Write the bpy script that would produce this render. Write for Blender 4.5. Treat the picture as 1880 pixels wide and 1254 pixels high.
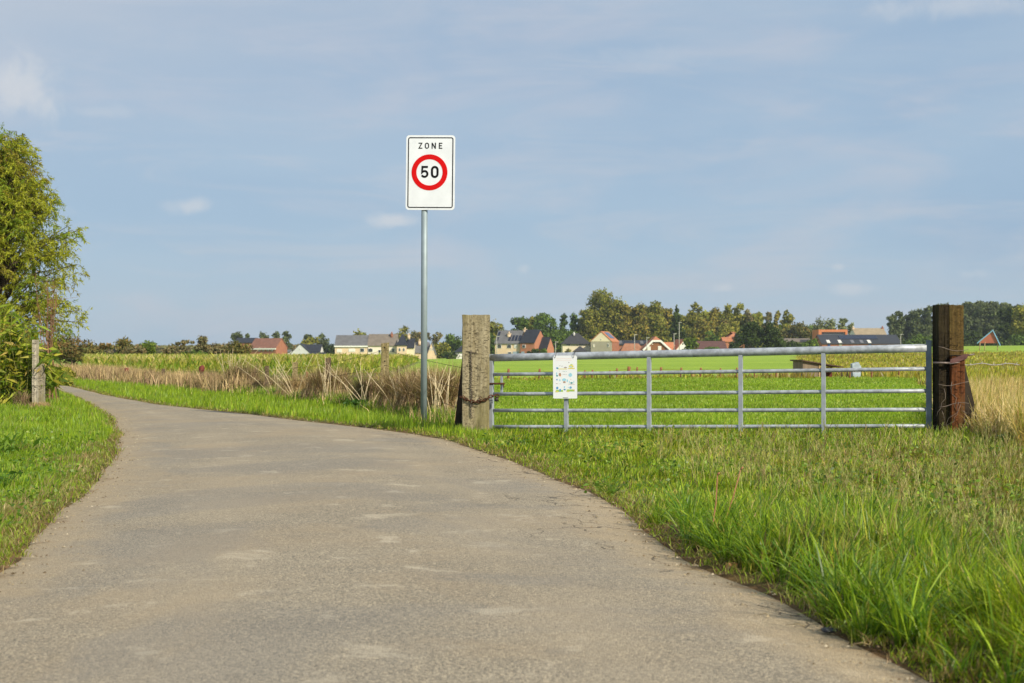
import bpy, bmesh, math
import numpy as np
from mathutils import Vector, Matrix
R = math.radians
C = bpy.context.scene.collection
scene = bpy.context.scene
for o in list(bpy.data.objects): bpy.data.objects.remove(o)

# ------------------------------------------------------------------ camera
F = 2611.0; CX = 940.0; HY = 650.0; EYE = 1.0       # 50 mm lens on a 1880 px wide frame
cam_d = bpy.data.cameras.new('camera'); cam = bpy.data.objects.new('camera', cam_d); C.objects.link(cam)
cam_d.lens = 50; cam_d.sensor_width = 36; cam_d.clip_end = 9000; cam_d.clip_start = 0.05
cam.location = (0, 0, EYE); cam.rotation_euler = (R(90) + math.atan(23 / F), 0, 0)
cam_d.dof.use_dof = True; cam_d.dof.focus_distance = 14.0; cam_d.dof.aperture_fstop = 5.6
scene.camera = cam
# ------------------------------------------------------------------ light
SUN_EL, SUN_AZ = 33, 138      # degrees; azimuth clockwise from +Y (behind the camera, to the right)
sd = bpy.data.lights.new('sun', 'SUN'); sun = bpy.data.objects.new('sun', sd); C.objects.link(sun)
sd.energy = 5.0; sd.angle = R(0.6); sd.color = (1.0, 0.90, 0.72)
dv = Vector((math.sin(R(SUN_AZ)) * math.cos(R(SUN_EL)), math.cos(R(SUN_AZ)) * math.cos(R(SUN_EL)), math.sin(R(SUN_EL))))
sun.rotation_euler = dv.to_track_quat('Z', 'Y').to_euler()
vs = scene.view_settings
vs.view_transform = 'Standard'; vs.look = 'None'; vs.exposure = 0.06; vs.gamma = 1.0; vs.use_curve_mapping = False
scene.cycles.max_bounces = 6; scene.cycles.diffuse_bounces = 3; scene.cycles.glossy_bounces = 2
scene.cycles.transmission_bounces = 3; scene.cycles.transparent_max_bounces = 4

class NT:
    def __init__(s, nt): s.nt = nt; s.n = nt.nodes; s.l = nt.links
    def new(s, t, **k):
        x = s.n.new(t)
        for a, b in k.items(): setattr(x, a, b)
        return x
    def set(s, sock, v):
        if hasattr(v, 'is_output'): s.l.new(v, sock)
        elif v is not None:
            if sock.type == 'RGBA' and len(v) == 3: v = (*v, 1)
            sock.default_value = v
    def math(s, op, a, b=None, c=None, clamp=False):
        x = s.new('ShaderNodeMath', operation=op, use_clamp=clamp); s.set(x.inputs[0], a)
        if b is not None: s.set(x.inputs[1], b)
        if c is not None: s.set(x.inputs[2], c)
        return x.outputs[0]
    def vmath(s, op, a, b=None):
        x = s.new('ShaderNodeVectorMath', operation=op); s.set(x.inputs[0], a)
        if b is not None: s.set(x.inputs[1], b)
        return x.outputs[1] if op in ('LENGTH', 'DOT_PRODUCT') else x.outputs[0]
    def mix(s, f, a, b, blend='MIX'):
        x = s.new('ShaderNodeMix', data_type='RGBA', blend_type=blend)
        s.set(x.inputs['Factor'], f); s.set(x.inputs[6], a); s.set(x.inputs[7], b); return x.outputs[2]
    def noise(s, vec, scale, detail=4, rough=0.55, dist=0.0):
        x = s.new('ShaderNodeTexNoise'); s.set(x.inputs['Vector'], vec); x.inputs['Scale'].default_value = scale
        x.inputs['Detail'].default_value = detail; x.inputs['Roughness'].default_value = rough; x.inputs['Distortion'].default_value = dist
        return x.outputs['Fac']
    def ramp(s, v, lo, hi, a=0.0, b=1.0, smooth=True):
        x = s.new('ShaderNodeMapRange', interpolation_type='SMOOTHSTEP' if smooth else 'LINEAR'); s.set(x.inputs[0], v)
        for i, q in enumerate((lo, hi, a, b)): x.inputs[i + 1].default_value = q
        return x.outputs[0]

def pdir(px, py):
    v = Vector(((px - CX) / F, 1.0, (HY - py) / F)); return v.normalized()
# ------------------------------------------------------------------ sky
W = bpy.data.worlds.new('World'); scene.world = W; W.use_nodes = True
w = NT(W.node_tree); w.n.clear()
sky = w.new('ShaderNodeTexSky', sky_type='NISHITA'); sky.sun_disc = False
sky.sun_elevation = R(SUN_EL); sky.sun_rotation = R(SUN_AZ); sky.dust_density = 1.2; sky.ozone_density = 1.5
tc = w.new('ShaderNodeTexCoord').outputs['Generated']
sep = w.new('ShaderNodeSeparateXYZ'); w.l.new(tc, sep.inputs[0])
st = w.vmath('MULTIPLY', tc, (1.0, 1.0, 3.6))
n1 = w.noise(st, 2.1, 5, 0.5, 0.3); n2 = w.noise(st, 7.0, 6, 0.55, 0.5)
low = (3.75, 5.2, 6.75); gry = (5.1, 5.6, 6.4)
hi = w.ramp(sep.outputs[2], 0.06, 0.27)
left = w.ramp(sep.outputs[0], 0.30, -0.34)
veil = w.mix(w.math('MULTIPLY', hi, w.math('ADD', w.math('MULTIPLY', left, 0.5), 0.42)), w.mix(w.ramp(sep.outputs[2], 0.0, 0.10), (4.4, 5.6, 6.75), low), gry)
band = w.math('MULTIPLY', w.ramp(n1, 0.40, 0.66), w.ramp(sep.outputs[0], -.30, .12, .45, 1.0))
veil = w.mix(w.math('MULTIPLY', band, 0.62), veil, (2.75, 4.2, 6.1))
n4 = w.noise(w.vmath('MULTIPLY', tc, (1, 1, 7.0)), 5.0, 8, 0.6, 1.2)
veil = w.mix(w.math('MULTIPLY', w.ramp(n2, 0.44, 0.74), 0.55), veil, (5.35, 5.65, 6.5))
veil = w.mix(w.math('MULTIPLY', w.ramp(n4, 0.48, 0.72), 0.5), veil, (5.2, 5.7, 6.55))
col = w.mix(0.88, sky.outputs[0], veil)
puffs = [(48, 158, 70, 55, .75), (352, 378, 50, 15, .6), (718, 405, 55, 15, .7), (1568, 530, 42, 13, .5), (1330, 528, 26, 10, .45),
         (962, 493, 15, 12, .4), (1540, 490, 14, 8, .4), (1195, 104, 110, 22, .22), (1760, 8, 170, 22, .4), (180, 205, 60, 14, .25), (1785, 503, 26, 9, .3)]
n3 = w.noise(tc, 38.0, 5, 0.6, 0.4)
for px, py, rx, rz, k in puffs:
    d = pdir(px, py)
    v = w.vmath('SUBTRACT', tc, tuple(d)); v = w.vmath('MULTIPLY', v, (F / rx, 0.0, F / rz))
    ln = w.math('ADD', w.vmath('LENGTH', v), w.math('MULTIPLY', w.math('SUBTRACT', n3, 0.5), 2.6))
    m = w.ramp(ln, 1.25, 0.0, 0.0, k)
    front = w.ramp(sep.outputs[1], 0.0, 0.1)
    col = w.mix(w.math('MULTIPLY', m, front), col, (6.3, 6.6, 7.0))
bg = w.new('ShaderNodeBackground'); w.l.new(col, bg.inputs[0]); bg.inputs[1].default_value = 0.1
wo = w.new('ShaderNodeOutputWorld'); w.l.new(bg.outputs[0], wo.inputs[0])

# ------------------------------------------------------------------ materials
MATS = {}
def mat(name, c, rough=0.7, var=0.25, scale=4.0, spec=0.3, metal=0.0, bump=0.0, bscale=None, c2=None, attr=None, stretch=(1, 1, 1)):
    if name in MATS: return MATS[name]
    m = bpy.data.materials.new(name); m.use_nodes = True; t = NT(m.node_tree)
    p = t.n['Principled BSDF']; p.inputs['Roughness'].default_value = rough; p.inputs['Metallic'].default_value = metal
    p.inputs['Specular IOR Level'].default_value = spec
    oc = t.vmath('MULTIPLY', t.new('ShaderNodeTexCoord').outputs['Object'], stretch)
    n = t.noise(oc, scale, 5)
    dark = tuple(x * (1 - var) for x in c) if c2 is None else c2
    cc = t.mix(t.ramp(n, 0.3, 0.7), dark, c)
    t.l.new(cc, p.inputs['Base Color'])
    if bump:
        b = t.new('ShaderNodeBump'); b.inputs['Strength'].default_value = 0.6; b.inputs['Distance'].default_value = bump
        t.l.new(t.noise(oc, bscale or scale * 3, 6, 0.65), b.inputs['Height']); t.l.new(b.outputs[0], p.inputs['Normal'])
    MATS[name] = m; return m
def leafmat(name, trans=0.3, rough=0.55, spec=0.25, var=0.25, scale=1.5):
    m = bpy.data.materials.new(name); m.use_nodes = True; t = NT(m.node_tree)
    p = t.n['Principled BSDF']; p.inputs['Roughness'].default_value = rough; p.inputs['Specular IOR Level'].default_value = spec
    a = t.new('ShaderNodeAttribute', attribute_name='Col').outputs['Color']
    n = t.noise(t.new('ShaderNodeTexCoord').outputs['Object'], scale, 3)
    c = t.mix(1.0, a, t.mix(n, (1 - var,) * 3, (1 + var,) * 3), 'MULTIPLY')
    t.l.new(c, p.inputs['Base Color'])
    tr = t.new('ShaderNodeBsdfTranslucent'); t.l.new(t.mix(1.0, c, (1.25, 1.2, 0.6), 'MULTIPLY'), tr.inputs[0])
    mx = t.new('ShaderNodeMixShader'); mx.inputs[0].default_value = trans
    t.l.new(p.outputs[0], mx.inputs[1]); t.l.new(tr.outputs[0], mx.inputs[2]); t.l.new(mx.outputs[0], t.n['Material Output'].inputs[0])
    return m
M_GRASS = leafmat('grass_blade', 0.46, 0.42, 0.4); M_LEAF = leafmat('leaf', 0.42); M_FARLEAF = leafmat('far_leaf', 0.15, 0.8, 0.1, 0.35, 0.30)
M_DRY = leafmat('dry_stem', 0.22, 0.75, 0.1)

# ------------------------------------------------------------------ object helpers
def tag(o, label=None, cat=None, group=None, kind=None):
    if label: o['label'] = label
    if cat: o['category'] = cat
    if group: o['group'] = group
    if kind: o['kind'] = kind
    return o
def empty(name, loc, rz=0.0, label=None, cat=None, group=None):
    o = bpy.data.objects.new(name, None); C.objects.link(o); o.location = loc; o.rotation_euler = (0, 0, rz)
    return tag(o, label, cat, group)
def npobj(name, V, faces, m, col=None, parent=None, smooth=False, loc=None):
    """faces: list of (n,k) int arrays"""
    me = bpy.data.meshes.new(name); V = np.asarray(V, np.float32)
    if loc is not None: V = V - np.asarray(loc, np.float32)
    me.vertices.add(len(V)); me.vertices.foreach_set('co', V.ravel())
    faces = [np.asarray(f, np.int32) for f in faces if len(f)]
    ls = np.concatenate([f.ravel() for f in faces]); cnt = np.concatenate([np.full(len(f), f.shape[1], np.int32) for f in faces])
    st_ = np.concatenate([[0], np.cumsum(cnt)[:-1]]).astype(np.int32)
    me.loops.add(len(ls)); me.loops.foreach_set('vertex_index', ls)
    me.polygons.add(len(cnt)); me.polygons.foreach_set('loop_start', st_)
    if smooth: me.polygons.foreach_set('use_smooth', np.ones(len(cnt), bool))
    me.update(calc_edges=True)
    if col is not None:
        ca = me.color_attributes.new('Col', 'FLOAT_COLOR', 'POINT')
        cc = np.ones((len(V), 4), np.float32); cc[:, :3] = col; ca.data.foreach_set('color', cc.ravel())
    me.materials.append(m); o = bpy.data.objects.new(name, me); C.objects.link(o)
    if loc is not None: o.location = loc
    if parent: o.parent = parent
    return o
class MB:
    """collects shapes for one mesh object"""
    def __init__(s): s.v = []; s.f = []; s.smooth = False
    def add(s, vs, fs):
        b = len(s.v); s.v += [tuple(x) for x in vs]; s.f += [tuple(i + b for i in f) for f in fs]; return s
    def hexa(s, p):   # 8 points: bottom 4 ccw, top 4 ccw
        return s.add(p, [(3, 2, 1, 0), (4, 5, 6, 7), (0, 1, 5, 4), (1, 2, 6, 5), (2, 3, 7, 6), (3, 0, 4, 7)])
    def box(s, x0, x1, y0, y1, z0, z1):
        return s.hexa([(x0, y0, z0), (x1, y0, z0), (x1, y1, z0), (x0, y1, z0), (x0, y0, z1), (x1, y0, z1), (x1, y1, z1), (x0, y1, z1)])
    def tube(s, pts, rad, n=8, cap=True):
        pts = [Vector(p) for p in pts]; rad = [rad] * len(pts) if not hasattr(rad, '__len__') else rad
        rings = []; prev = None
        for i, p in enumerate(pts):
            d = (pts[min(i + 1, len(pts) - 1)] - pts[max(i - 1, 0)]).normalized()
            a = prev if prev is not None else (Vector((0, 0, 1)) if abs(d.z) < 0.9 else Vector((1, 0, 0)))
            u = (a - d * a.dot(d)).normalized(); v = d.cross(u); prev = u
            rings.append([p + (u * math.cos(2 * math.pi * k / n) + v * math.sin(2 * math.pi * k / n)) * rad[i] for k in range(n)])
        vs = [q for r in rings for q in r]; fs = []
        for i in range(len(pts) - 1):
            for k in range(n): fs.append((i * n + k, i * n + (k + 1) % n, (i + 1) * n + (k + 1) % n, (i + 1) * n + k))
        if cap: fs += [tuple(range(n))[::-1], tuple((len(pts) - 1) * n + k for k in range(n))]
        s.add(vs, fs); s.smooth = True; return s
    def prism(s, poly, y0, y1):   # polygon in xz extruded along y
        n = len(poly); vs = [(x, y0, z) for x, z in poly] + [(x, y1, z) for x, z in poly]
        fs = [tuple(range(n)), tuple(range(n, 2 * n))[::-1]] + [(k, k + n, (k + 1) % n + n, (k + 1) % n) for k in range(n)]
        return s.add(vs, fs)
    def ring(s, cx, cz, ro, ri, y0, y1, n=48):
        for k in range(n):
            a, b = 2 * math.pi * k / n, 2 * math.pi * (k + 1) / n
            q = [(cx + r * math.cos(t), cz + r * math.sin(t)) for r, t in ((ri, a), (ro, a), (ro, b), (ri, b))]
            s.prism(q, y0, y1)
        return s
    def stroke(s, pts, w_, y0, y1, closed=False):
        n = len(pts); L = []; Rr = []
        for i in range(n):
            p = Vector(pts[i])
            a = Vector(pts[i - 1]) if (i > 0 or closed) else None; b = Vector(pts[(i + 1) % n]) if (i < n - 1 or closed) else None
            d1 = (p - a).normalized() if a is not None else None; d2 = (b - p).normalized() if b is not None else None
            d1 = d1 or d2; d2 = d2 or d1
            nn = (Vector((-d1.y, d1.x)) + Vector((-d2.y, d2.x)))
            nn = nn.normalized() if nn.length > 1e-6 else Vector((-d1.y, d1.x))
            k = min(1 / max(nn.dot(Vector((-d1.y, d1.x))), 0.3), 2.2) * w_ / 2
            L.append(p + nn * k); Rr.append(p - nn * k)
        for i in range(n if closed else n - 1):
            j = (i + 1) % n; s.prism([tuple(L[i]), tuple(Rr[i]), tuple(Rr[j]), tuple(L[j])], y0, y1)
        return s
    def build(s, name, m, parent=None, bevel=0.0, loc=None, rough=0.0, seed=0):
        me = bpy.data.meshes.new(name); me.from_pydata(s.v, [], s.f)
        bm = bmesh.new(); bm.from_mesh(me); bmesh.ops.recalc_face_normals(bm, faces=bm.faces)
        if bevel: bmesh.ops.bevel(bm, geom=bm.edges[:], offset=bevel, segments=2, affect='EDGES', profile=0.6)
        bm.to_mesh(me); bm.free()
        if s.smooth:
            for p in me.polygons: p.use_smooth = len(p.vertices) <= 4
        me.materials.append(m); o = bpy.data.objects.new(name, me); C.objects.link(o)
        if parent: o.parent = parent
        if loc: o.location = loc
        return o

# ------------------------------------------------------------------ terrain
rng = np.random.default_rng(7)
ROAD_R = [(1.75, -6), (1.55, 2), (1.32, 4.32), (1.30, 4.46), (1.18, 4.97), (1.12, 5.74), (.85, 6.78), (.76, 8.56), (.60, 10.24), (.275, 11.98), (-.22, 14.35), (-.7, 16.5), (-1.24, 18.), (-1.75, 19.06),
          (-2.68, 20.6), (-3.8, 22.7), (-5.1, 24.9), (-6.7, 27.5), (-9.6, 33.9), (-15.8, 49.3), (-26, 72), (-60, 140)]
ROAD_L = [(-1.7, -6), (-1.85, 1), (-2.1, 4), (-2.38, 6.6), (-2.59, 7.7), (-2.75, 8.56), (-3.09, 10.2), (-3.46, 12.1), (-4.04, 14.5), (-4.81, 17.4), (-6.4, 22.7), (-8.66, 29.), (-11.4, 36.3), (-15.6, 46.6), (-21, 58), (-30, 76), (-64, 143)]
def resample(P, n, wob, seed):
    P = np.array(P, float); d = np.concatenate([[0], np.cumsum(np.hypot(*np.diff(P, axis=0).T))])
    # denser near the camera
    t = d[-1] * np.linspace(0, 1, n) ** 1.6
    # smooth interpolation (catmull-like by blurred linear)
    Q = np.stack([np.interp(t, d, P[:, 0]), np.interp(t, d, P[:, 1])], 1)
    for _ in range(4): Q[1:-1] = (Q[:-2] + Q[2:] + 2 * Q[1:-1]) / 4
    r = np.random.default_rng(seed); k = np.zeros(n)
    for f_ in (1.7, 4.1, 9.7, 21.0): k += np.sin(t * f_ + r.uniform(0, 6)) / f_ ** 0.65
    nrm = np.gradient(Q, axis=0); nrm = np.stack([-nrm[:, 1], nrm[:, 0]], 1) / np.hypot(*nrm.T)[:, None]
    return Q + nrm * (k * wob)[:, None]
RR = resample(ROAD_R, 360, 0.022, 1); RL = resample(ROAD_L, 360, 0.035, 2)
POLY = np.concatenate([RR, RL[::-1]])
def seg_dist(px, py, P, closed=False):
    px = np.asarray(px, float); best = np.full(px.shape, 1e9)
    n = len(P) if closed else len(P) - 1
    for i in range(n):
        a = P[i]; b = P[(i + 1) % len(P)]; ab = b - a; L2 = ab @ ab + 1e-12
        t = np.clip(((px - a[0]) * ab[0] + (py - a[1]) * ab[1]) / L2, 0, 1)
        np.minimum(best, (px - a[0] - t * ab[0]) ** 2 + (py - a[1] - t * ab[1]) ** 2, out=best)
    return np.sqrt(best)
PS = np.concatenate([RR[::3], RL[::3][::-1]])
def inside(px, py, P):
    c = np.zeros(np.shape(px), bool); n = len(P)
    for i in range(n):
        a = P[i]; b = P[(i + 1) % n]
        cond = ((a[1] > py) != (b[1] > py))
        with np.errstate(divide='ignore', invalid='ignore'):
            xx = (b[0] - a[0]) * (py - a[1]) / (b[1] - a[1] + 1e-12) + a[0]
        c ^= cond & (px < xx)
    return c
def road_d(x, y):   # >0 outside the road
    d = seg_dist(x, y, PS, True); return np.where(inside(x, y, PS), -d, d)
def wave(x, y, s, seed=0):   # cheap smooth noise in -1..1
    r = np.random.default_rng(seed); v = 0
    for k in range(5):
        a = r.uniform(0, 6.28); f_ = s * (0.6 + 0.45 * k); v = v + np.sin((x * np.cos(a) + y * np.sin(a)) * f_ + r.uniform(0, 6.28) + 1.3 * np.sin((x * np.sin(a) - y * np.cos(a)) * f_ * .7 + k))
    return v / 5
def sm(x, a, b):
    t = np.clip((np.asarray(x, float) - a) / (b - a), 0, 1); return t * t * (3 - 2 * t)
def zbase(x, y):
    x = np.asarray(x, float); y = np.asarray(y, float)
    u = x / np.maximum(y, 60); g = np.interp(u, [-.35, -.2, -.09, .02, .14, .21, .29, .4, .6], [-.6, -.7, -.7, -.1, 1.1, 2.1, 3.1, 3.6, 3.6])
    far = g * sm(y, 55, 430) * np.where(y > 430, 1 + 0 * y, 1)
    near = -0.05 + 0.07 * sm(x, 0.5, 5.5)
    near = near + 0.03 * wave(x, y, 0.9, 3) * sm(np.abs(y), 0, 3)
    return far + near * (1 - sm(y, 50, 90))
def zground(x, y, d=None):
    if d is None: d = road_d(x, y)
    z = zbase(x, y); k = sm(d, 0.0, 0.9)
    return np.where(d < -0.06, -0.04, -0.035 + (z + 0.035) * k + 0.045 * sm(d, -0.06, 0.12))
def Pt(px, D, py=None):
    return ((px - CX) / F * D, D) if py is None else ((px - CX) / F * D, D, EYE + (HY - py) / F * D)
def gz(x, y): return float(zground(np.array([x]), np.array([y]))[0])

def steps(a, b, s0, gr, far):
    v = [a]; s = s0
    while v[-1] < far:
        if v[-1] > b: s *= gr
        v.append(v[-1] + s)
    return v
ys = np.array(steps(-6, 20, 0.14, 1.035, 1300)); xr = np.array(steps(0, 6, 0.14, 1.05, 1300)); xs = np.concatenate([-xr[:0:-1], xr])
gx, gy = np.meshgrid(xs, ys); gxf, gyf = gx.ravel(), gy.ravel()
gd = np.full(gxf.shape, 99.0); nr = (gyf < 160) & (np.abs(gxf) < 80); gd[nr] = road_d(gxf[nr], gyf[nr])
gzv = zground(gxf, gyf, gd)
near_g = (gyf < 22) & (np.abs(gxf) < 9)
gzv = gzv + np.where(near_g & (gd > 0.02), rng.uniform(-.006, .006, gxf.shape), 0)
# land cover colour (albedo)
def L_(*c): return np.array(c)
fence = np.array([(-.42, 17.9), (-2.3, 26), (-3.75, 29), (-4.8, 31.5), (-5.86, 34), (-8.95, 41), (-13.5, 50), (-24, 72), (-58, 140)])
def fence_side(x, y):  # >0 beyond the fence/gate line
    fy = np.interp(-x, -np.array([40, 4.9, -.42] + [p[0] for p in fence[1:]])[::1], np.array([10, 16.2, 17.9] + [p[1] for p in fence[1:]]))
    return y - fy
def corn_zone(x, y): return (x > -.30 * y) & (x < -5.2 - (y - 60) * 0.055) & (y > 58 - np.clip(-x - 10, 0, 30) * .55) & (fence_side(x, y) > 2.5) & (y < 205)
def meadow_zone(x, y):  # rough meadow on the right: left border runs diagonally
    return ((x > 11 + (y - 55) * .20) & (y > 56)) & (y < 200 + 0 * x) | ((x > 7.6 + (y - 18) * .18) & (y > 15) & (y < 57) & (x > .285 * y))
colr = np.zeros((len(gxf), 3))
nz = wave(gxf, gyf, 1.7, 11)[:, None]; nz2 = wave(gxf, gyf, .12, 5)[:, None]
past = L_(.17, .27, .022) * (1 + .12 * nz + .1 * nz2)
farf = L_(.30, .43, .05) * (1 + .05 * nz2 + .05 * wave(gxf * 1.0 + gyf * .25, gyf * 0.02, 1.1, 9)[:, None])
verge = L_(.12, .15, .035) * (1 + .2 * nz)
corn = L_(.17, .17, .06) * (1 + .2 * nz); mead = L_(.25, .24, .045) * (1 + .25 * nz + .1 * nz2)
dist_ = L_(.16, .22, .05) * (1 + .1 * nz2)
colr[:] = verge
fs = fence_side(gxf, gyf)
def put(m, c): colr[m] = c[m]
put((fs > 0.2) & (gyf > 10), past); put(gyf > 57, farf); put(gyf > 700, dist_ + 0 * nz)
put(corn_zone(gxf, gyf), corn); put(meadow_zone(gxf, gyf), mead)
rough_band = (gyf > 52.5) & (gyf < 58.5) & (gxf > -5.5); put(rough_band, mead * .85)
soil = L_(.17, .105, .052) * (1 + .25 * nz); ke = (1 - sm(gd + .10 * nz[:, 0] - .16 * np.exp(-((gyf - 7.6) / 1.3) ** 2), 0.0, 0.20))[:, None]
colr = colr * (1 - ke) + soil * ke
nx, ny = len(xs), len(ys)
idx = np.arange(nx * ny).reshape(ny, nx)
quads = np.stack([idx[:-1, :-1], idx[:-1, 1:], idx[1:, 1:], idx[1:, :-1]], -1).reshape(-1, 4)
def ground_mat():
    m = bpy.data.materials.new('ground_cover'); m.use_nodes = True; t = NT(m.node_tree); p = t.n['Principled BSDF']
    p.inputs['Roughness'].default_value = 0.9; p.inputs['Specular IOR Level'].default_value = 0.1
    a = t.new('ShaderNodeAttribute', attribute_name='Col').outputs['Color']; oc = t.new('ShaderNodeTexCoord').outputs['Object']
    n = t.noise(oc, 9, 8, 0.7); n_ = t.noise(oc, .35, 6, 0.65)
    dt = t.vmath('DOT_PRODUCT', oc, (.35, .94, 0)); cb = t.new('ShaderNodeCombineXYZ'); t.set(cb.inputs[0], t.math('MULTIPLY', t.vmath('DOT_PRODUCT', oc, (.94, -.35, 0)), .012)); t.set(cb.inputs[1], t.math('MULTIPLY', dt, .16))
    sr = t.noise(cb.outputs[0], 1.0, 6, .7)
    a = t.mix(1.0, a, t.mix(t.ramp(sr, .35, .65), (.80, .86, .75), (1.14, 1.08, 1.2)), 'MULTIPLY')
    c = t.mix(1.0, a, t.mix(t.ramp(n, .3, .7), (.62, .62, .62), (1.3, 1.3, 1.3)), 'MULTIPLY')
    c = t.mix(1.0, c, t.mix(t.ramp(n_, .35, .65), (.86, .9, .9), (1.12, 1.08, 1.05)), 'MULTIPLY')
    t.l.new(c, p.inputs['Base Color'])
    b = t.new('ShaderNodeBump'); b.inputs['Distance'].default_value = 0.03; b.inputs['Strength'].default_value = .7
    t.l.new(t.noise(oc, 22, 8, .7), b.inputs['Height']); t.l.new(b.outputs[0], p.inputs['Normal']); return m
tag(npobj('ground', np.stack([gxf, gyf, gzv], 1), [quads], ground_mat(), colr, smooth=True), 'grassy farmland ground with meadow and field colours', 'ground', kind='structure')

# road sheet with crosswise subdivisions
nc = 14; n = len(RR); u = np.linspace(0, 1, nc)
V = RR[:, None, :] * (1 - u)[None, :, None] + RL[:, None, :] * u[None, :, None]
zc = 0.002 + 0.035 * (1 - (2 * u - 1) ** 2)[None, :] * np.ones((n, 1)); zc[:, 0] = zc[:, -1] = -0.012
V = np.concatenate([V, zc[..., None]], 2).reshape(-1, 3); ii = np.arange(n * nc).reshape(n, nc)
rq = np.stack([ii[:-1, :-1], ii[1:, :-1], ii[1:, 1:], ii[:-1, 1:]], -1).reshape(-1, 4)
def road_mat():
    m = bpy.data.materials.new('worn_asphalt'); m.use_nodes = True; t = NT(m.node_tree); p = t.n['Principled BSDF']
    p.inputs['Roughness'].default_value = 0.85; p.inputs['Specular IOR Level'].default_value = 0.18
    oc = t.new('ShaderNodeTexCoord').outputs['Object']; a = t.new('ShaderNodeAttribute', attribute_name='Col').outputs['Color']
    sx = t.new('ShaderNodeSeparateColor'); t.l.new(a, sx.inputs[0]); edge = sx.outputs[0]   # metres to the edge
    big = t.noise(oc, .9, 5, .6, .5); fine = t.noise(oc, 60, 4, .75)
    vo = t.new('ShaderNodeTexVoronoi'); t.l.new(oc, vo.inputs['Vector']); vo.inputs['Scale'].default_value = 150
    c = t.mix(t.ramp(big, .3, .7), (.25, .22, .168), (.335, .29, .215))
    sc_ = t.new('ShaderNodeSeparateColor'); t.l.new(vo.outputs['Color'], sc_.inputs[0])
    c = t.mix(t.ramp(sc_.outputs[0], .58, .85, 0, .85), c, (.62, .51, .35))
    c = t.mix(t.ramp(sc_.outputs[1], .60, .9, 0, .85), c, (.095, .085, .07))
    c = t.mix(t.ramp(fine, .35, .7, 0, .5), c, (.37, .31, .22))
    tan = t.math('MULTIPLY', t.ramp(t.noise(oc, .55, 6, .7, .6), .45, .70), .55)
    c = t.mix(tan, c, (.39, .30, .19))
    pt = t.ramp(t.noise(t.vmath('MULTIPLY', oc, (1, 1, 1)), 2.9, 7, .62, .5), .57, .70, 0, .6); c = t.mix(pt, c, (.58, .50, .37))
    wt = t.math('ADD', t.ramp(t.math('ABSOLUTE', t.math('SUBTRACT', sx.outputs[1], .27)), .13, .0), t.ramp(t.math('ABSOLUTE', t.math('SUBTRACT', sx.outputs[1], .71)), .13, .0))
    c = t.mix(t.math('MULTIPLY', wt, t.ramp(big, .25, .6, .1, .35)), c, (.42, .345, .24))
    c = t.mix(t.ramp(t.noise(oc, .42, 5, .6, .8), .47, .60, 0, .30), c, (.20, .195, .185))
    e2 = t.math('ADD', edge, t.math('MULTIPLY', t.math('SUBTRACT', t.noise(oc, 3.2, 6, .65), .5), .9))
    c = t.mix(t.ramp(e2, .55, .02, 0, .5), c, (.46, .35, .21))
    c = t.mix(t.ramp(e2, .06, -.12, 0, .8), c, (.2, .13, .07))
    dk = t.ramp(t.noise(oc, 1.7, 5, .6, .3), .62, .72, 0, .35); c = t.mix(dk, c, (.17, .16, .14))
    cv = t.new('ShaderNodeTexVoronoi', feature='DISTANCE_TO_EDGE'); cv.inputs['Scale'].default_value = 2.6
    dn = t.new('ShaderNodeTexNoise'); t.l.new(oc, dn.inputs['Vector']); dn.inputs['Scale'].default_value = 6; dn.inputs['Detail'].default_value = 6
    t.l.new(t.vmath('ADD', oc, t.vmath('MULTIPLY', dn.outputs['Color'], (.25, .25, 0))), cv.inputs['Vector'])
    crack = t.math('MULTIPLY', t.ramp(cv.outputs[0], .014, .003), t.math('MULTIPLY', t.math('MULTIPLY', t.ramp(edge, 1.0, .45), t.ramp(sx.outputs[1], .36, .3)), t.ramp(t.noise(oc, .8, 2), .50, .56)))
    c = t.mix(t.math('MULTIPLY', crack, .7), c, (.04, .035, .03))
    t.l.new(c, p.inputs['Base Color'])
    b = t.new('ShaderNodeBump'); b.inputs['Distance'].default_value = 0.006; b.inputs['Strength'].default_value = .75
    t.l.new(t.math('ADD', t.math('MULTIPLY', vo.outputs['Distance'], -.8), t.math('ADD', fine, t.math('MULTIPLY', crack, -2.5))), b.inputs['Height'])
    t.l.new(b.outputs[0], p.inputs['Normal']); return m
wid = np.hypot(*(RR - RL).T)[:, None]; em = (np.minimum(u, 1 - u)[None, :] * wid).reshape(-1); uu_ = np.tile(u, n)
tag(npobj('road', V, [rq], road_mat(), np.stack([em, uu_, em], 1), smooth=True), 'narrow worn asphalt lane curving away to the left', 'road', kind='structure')

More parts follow.
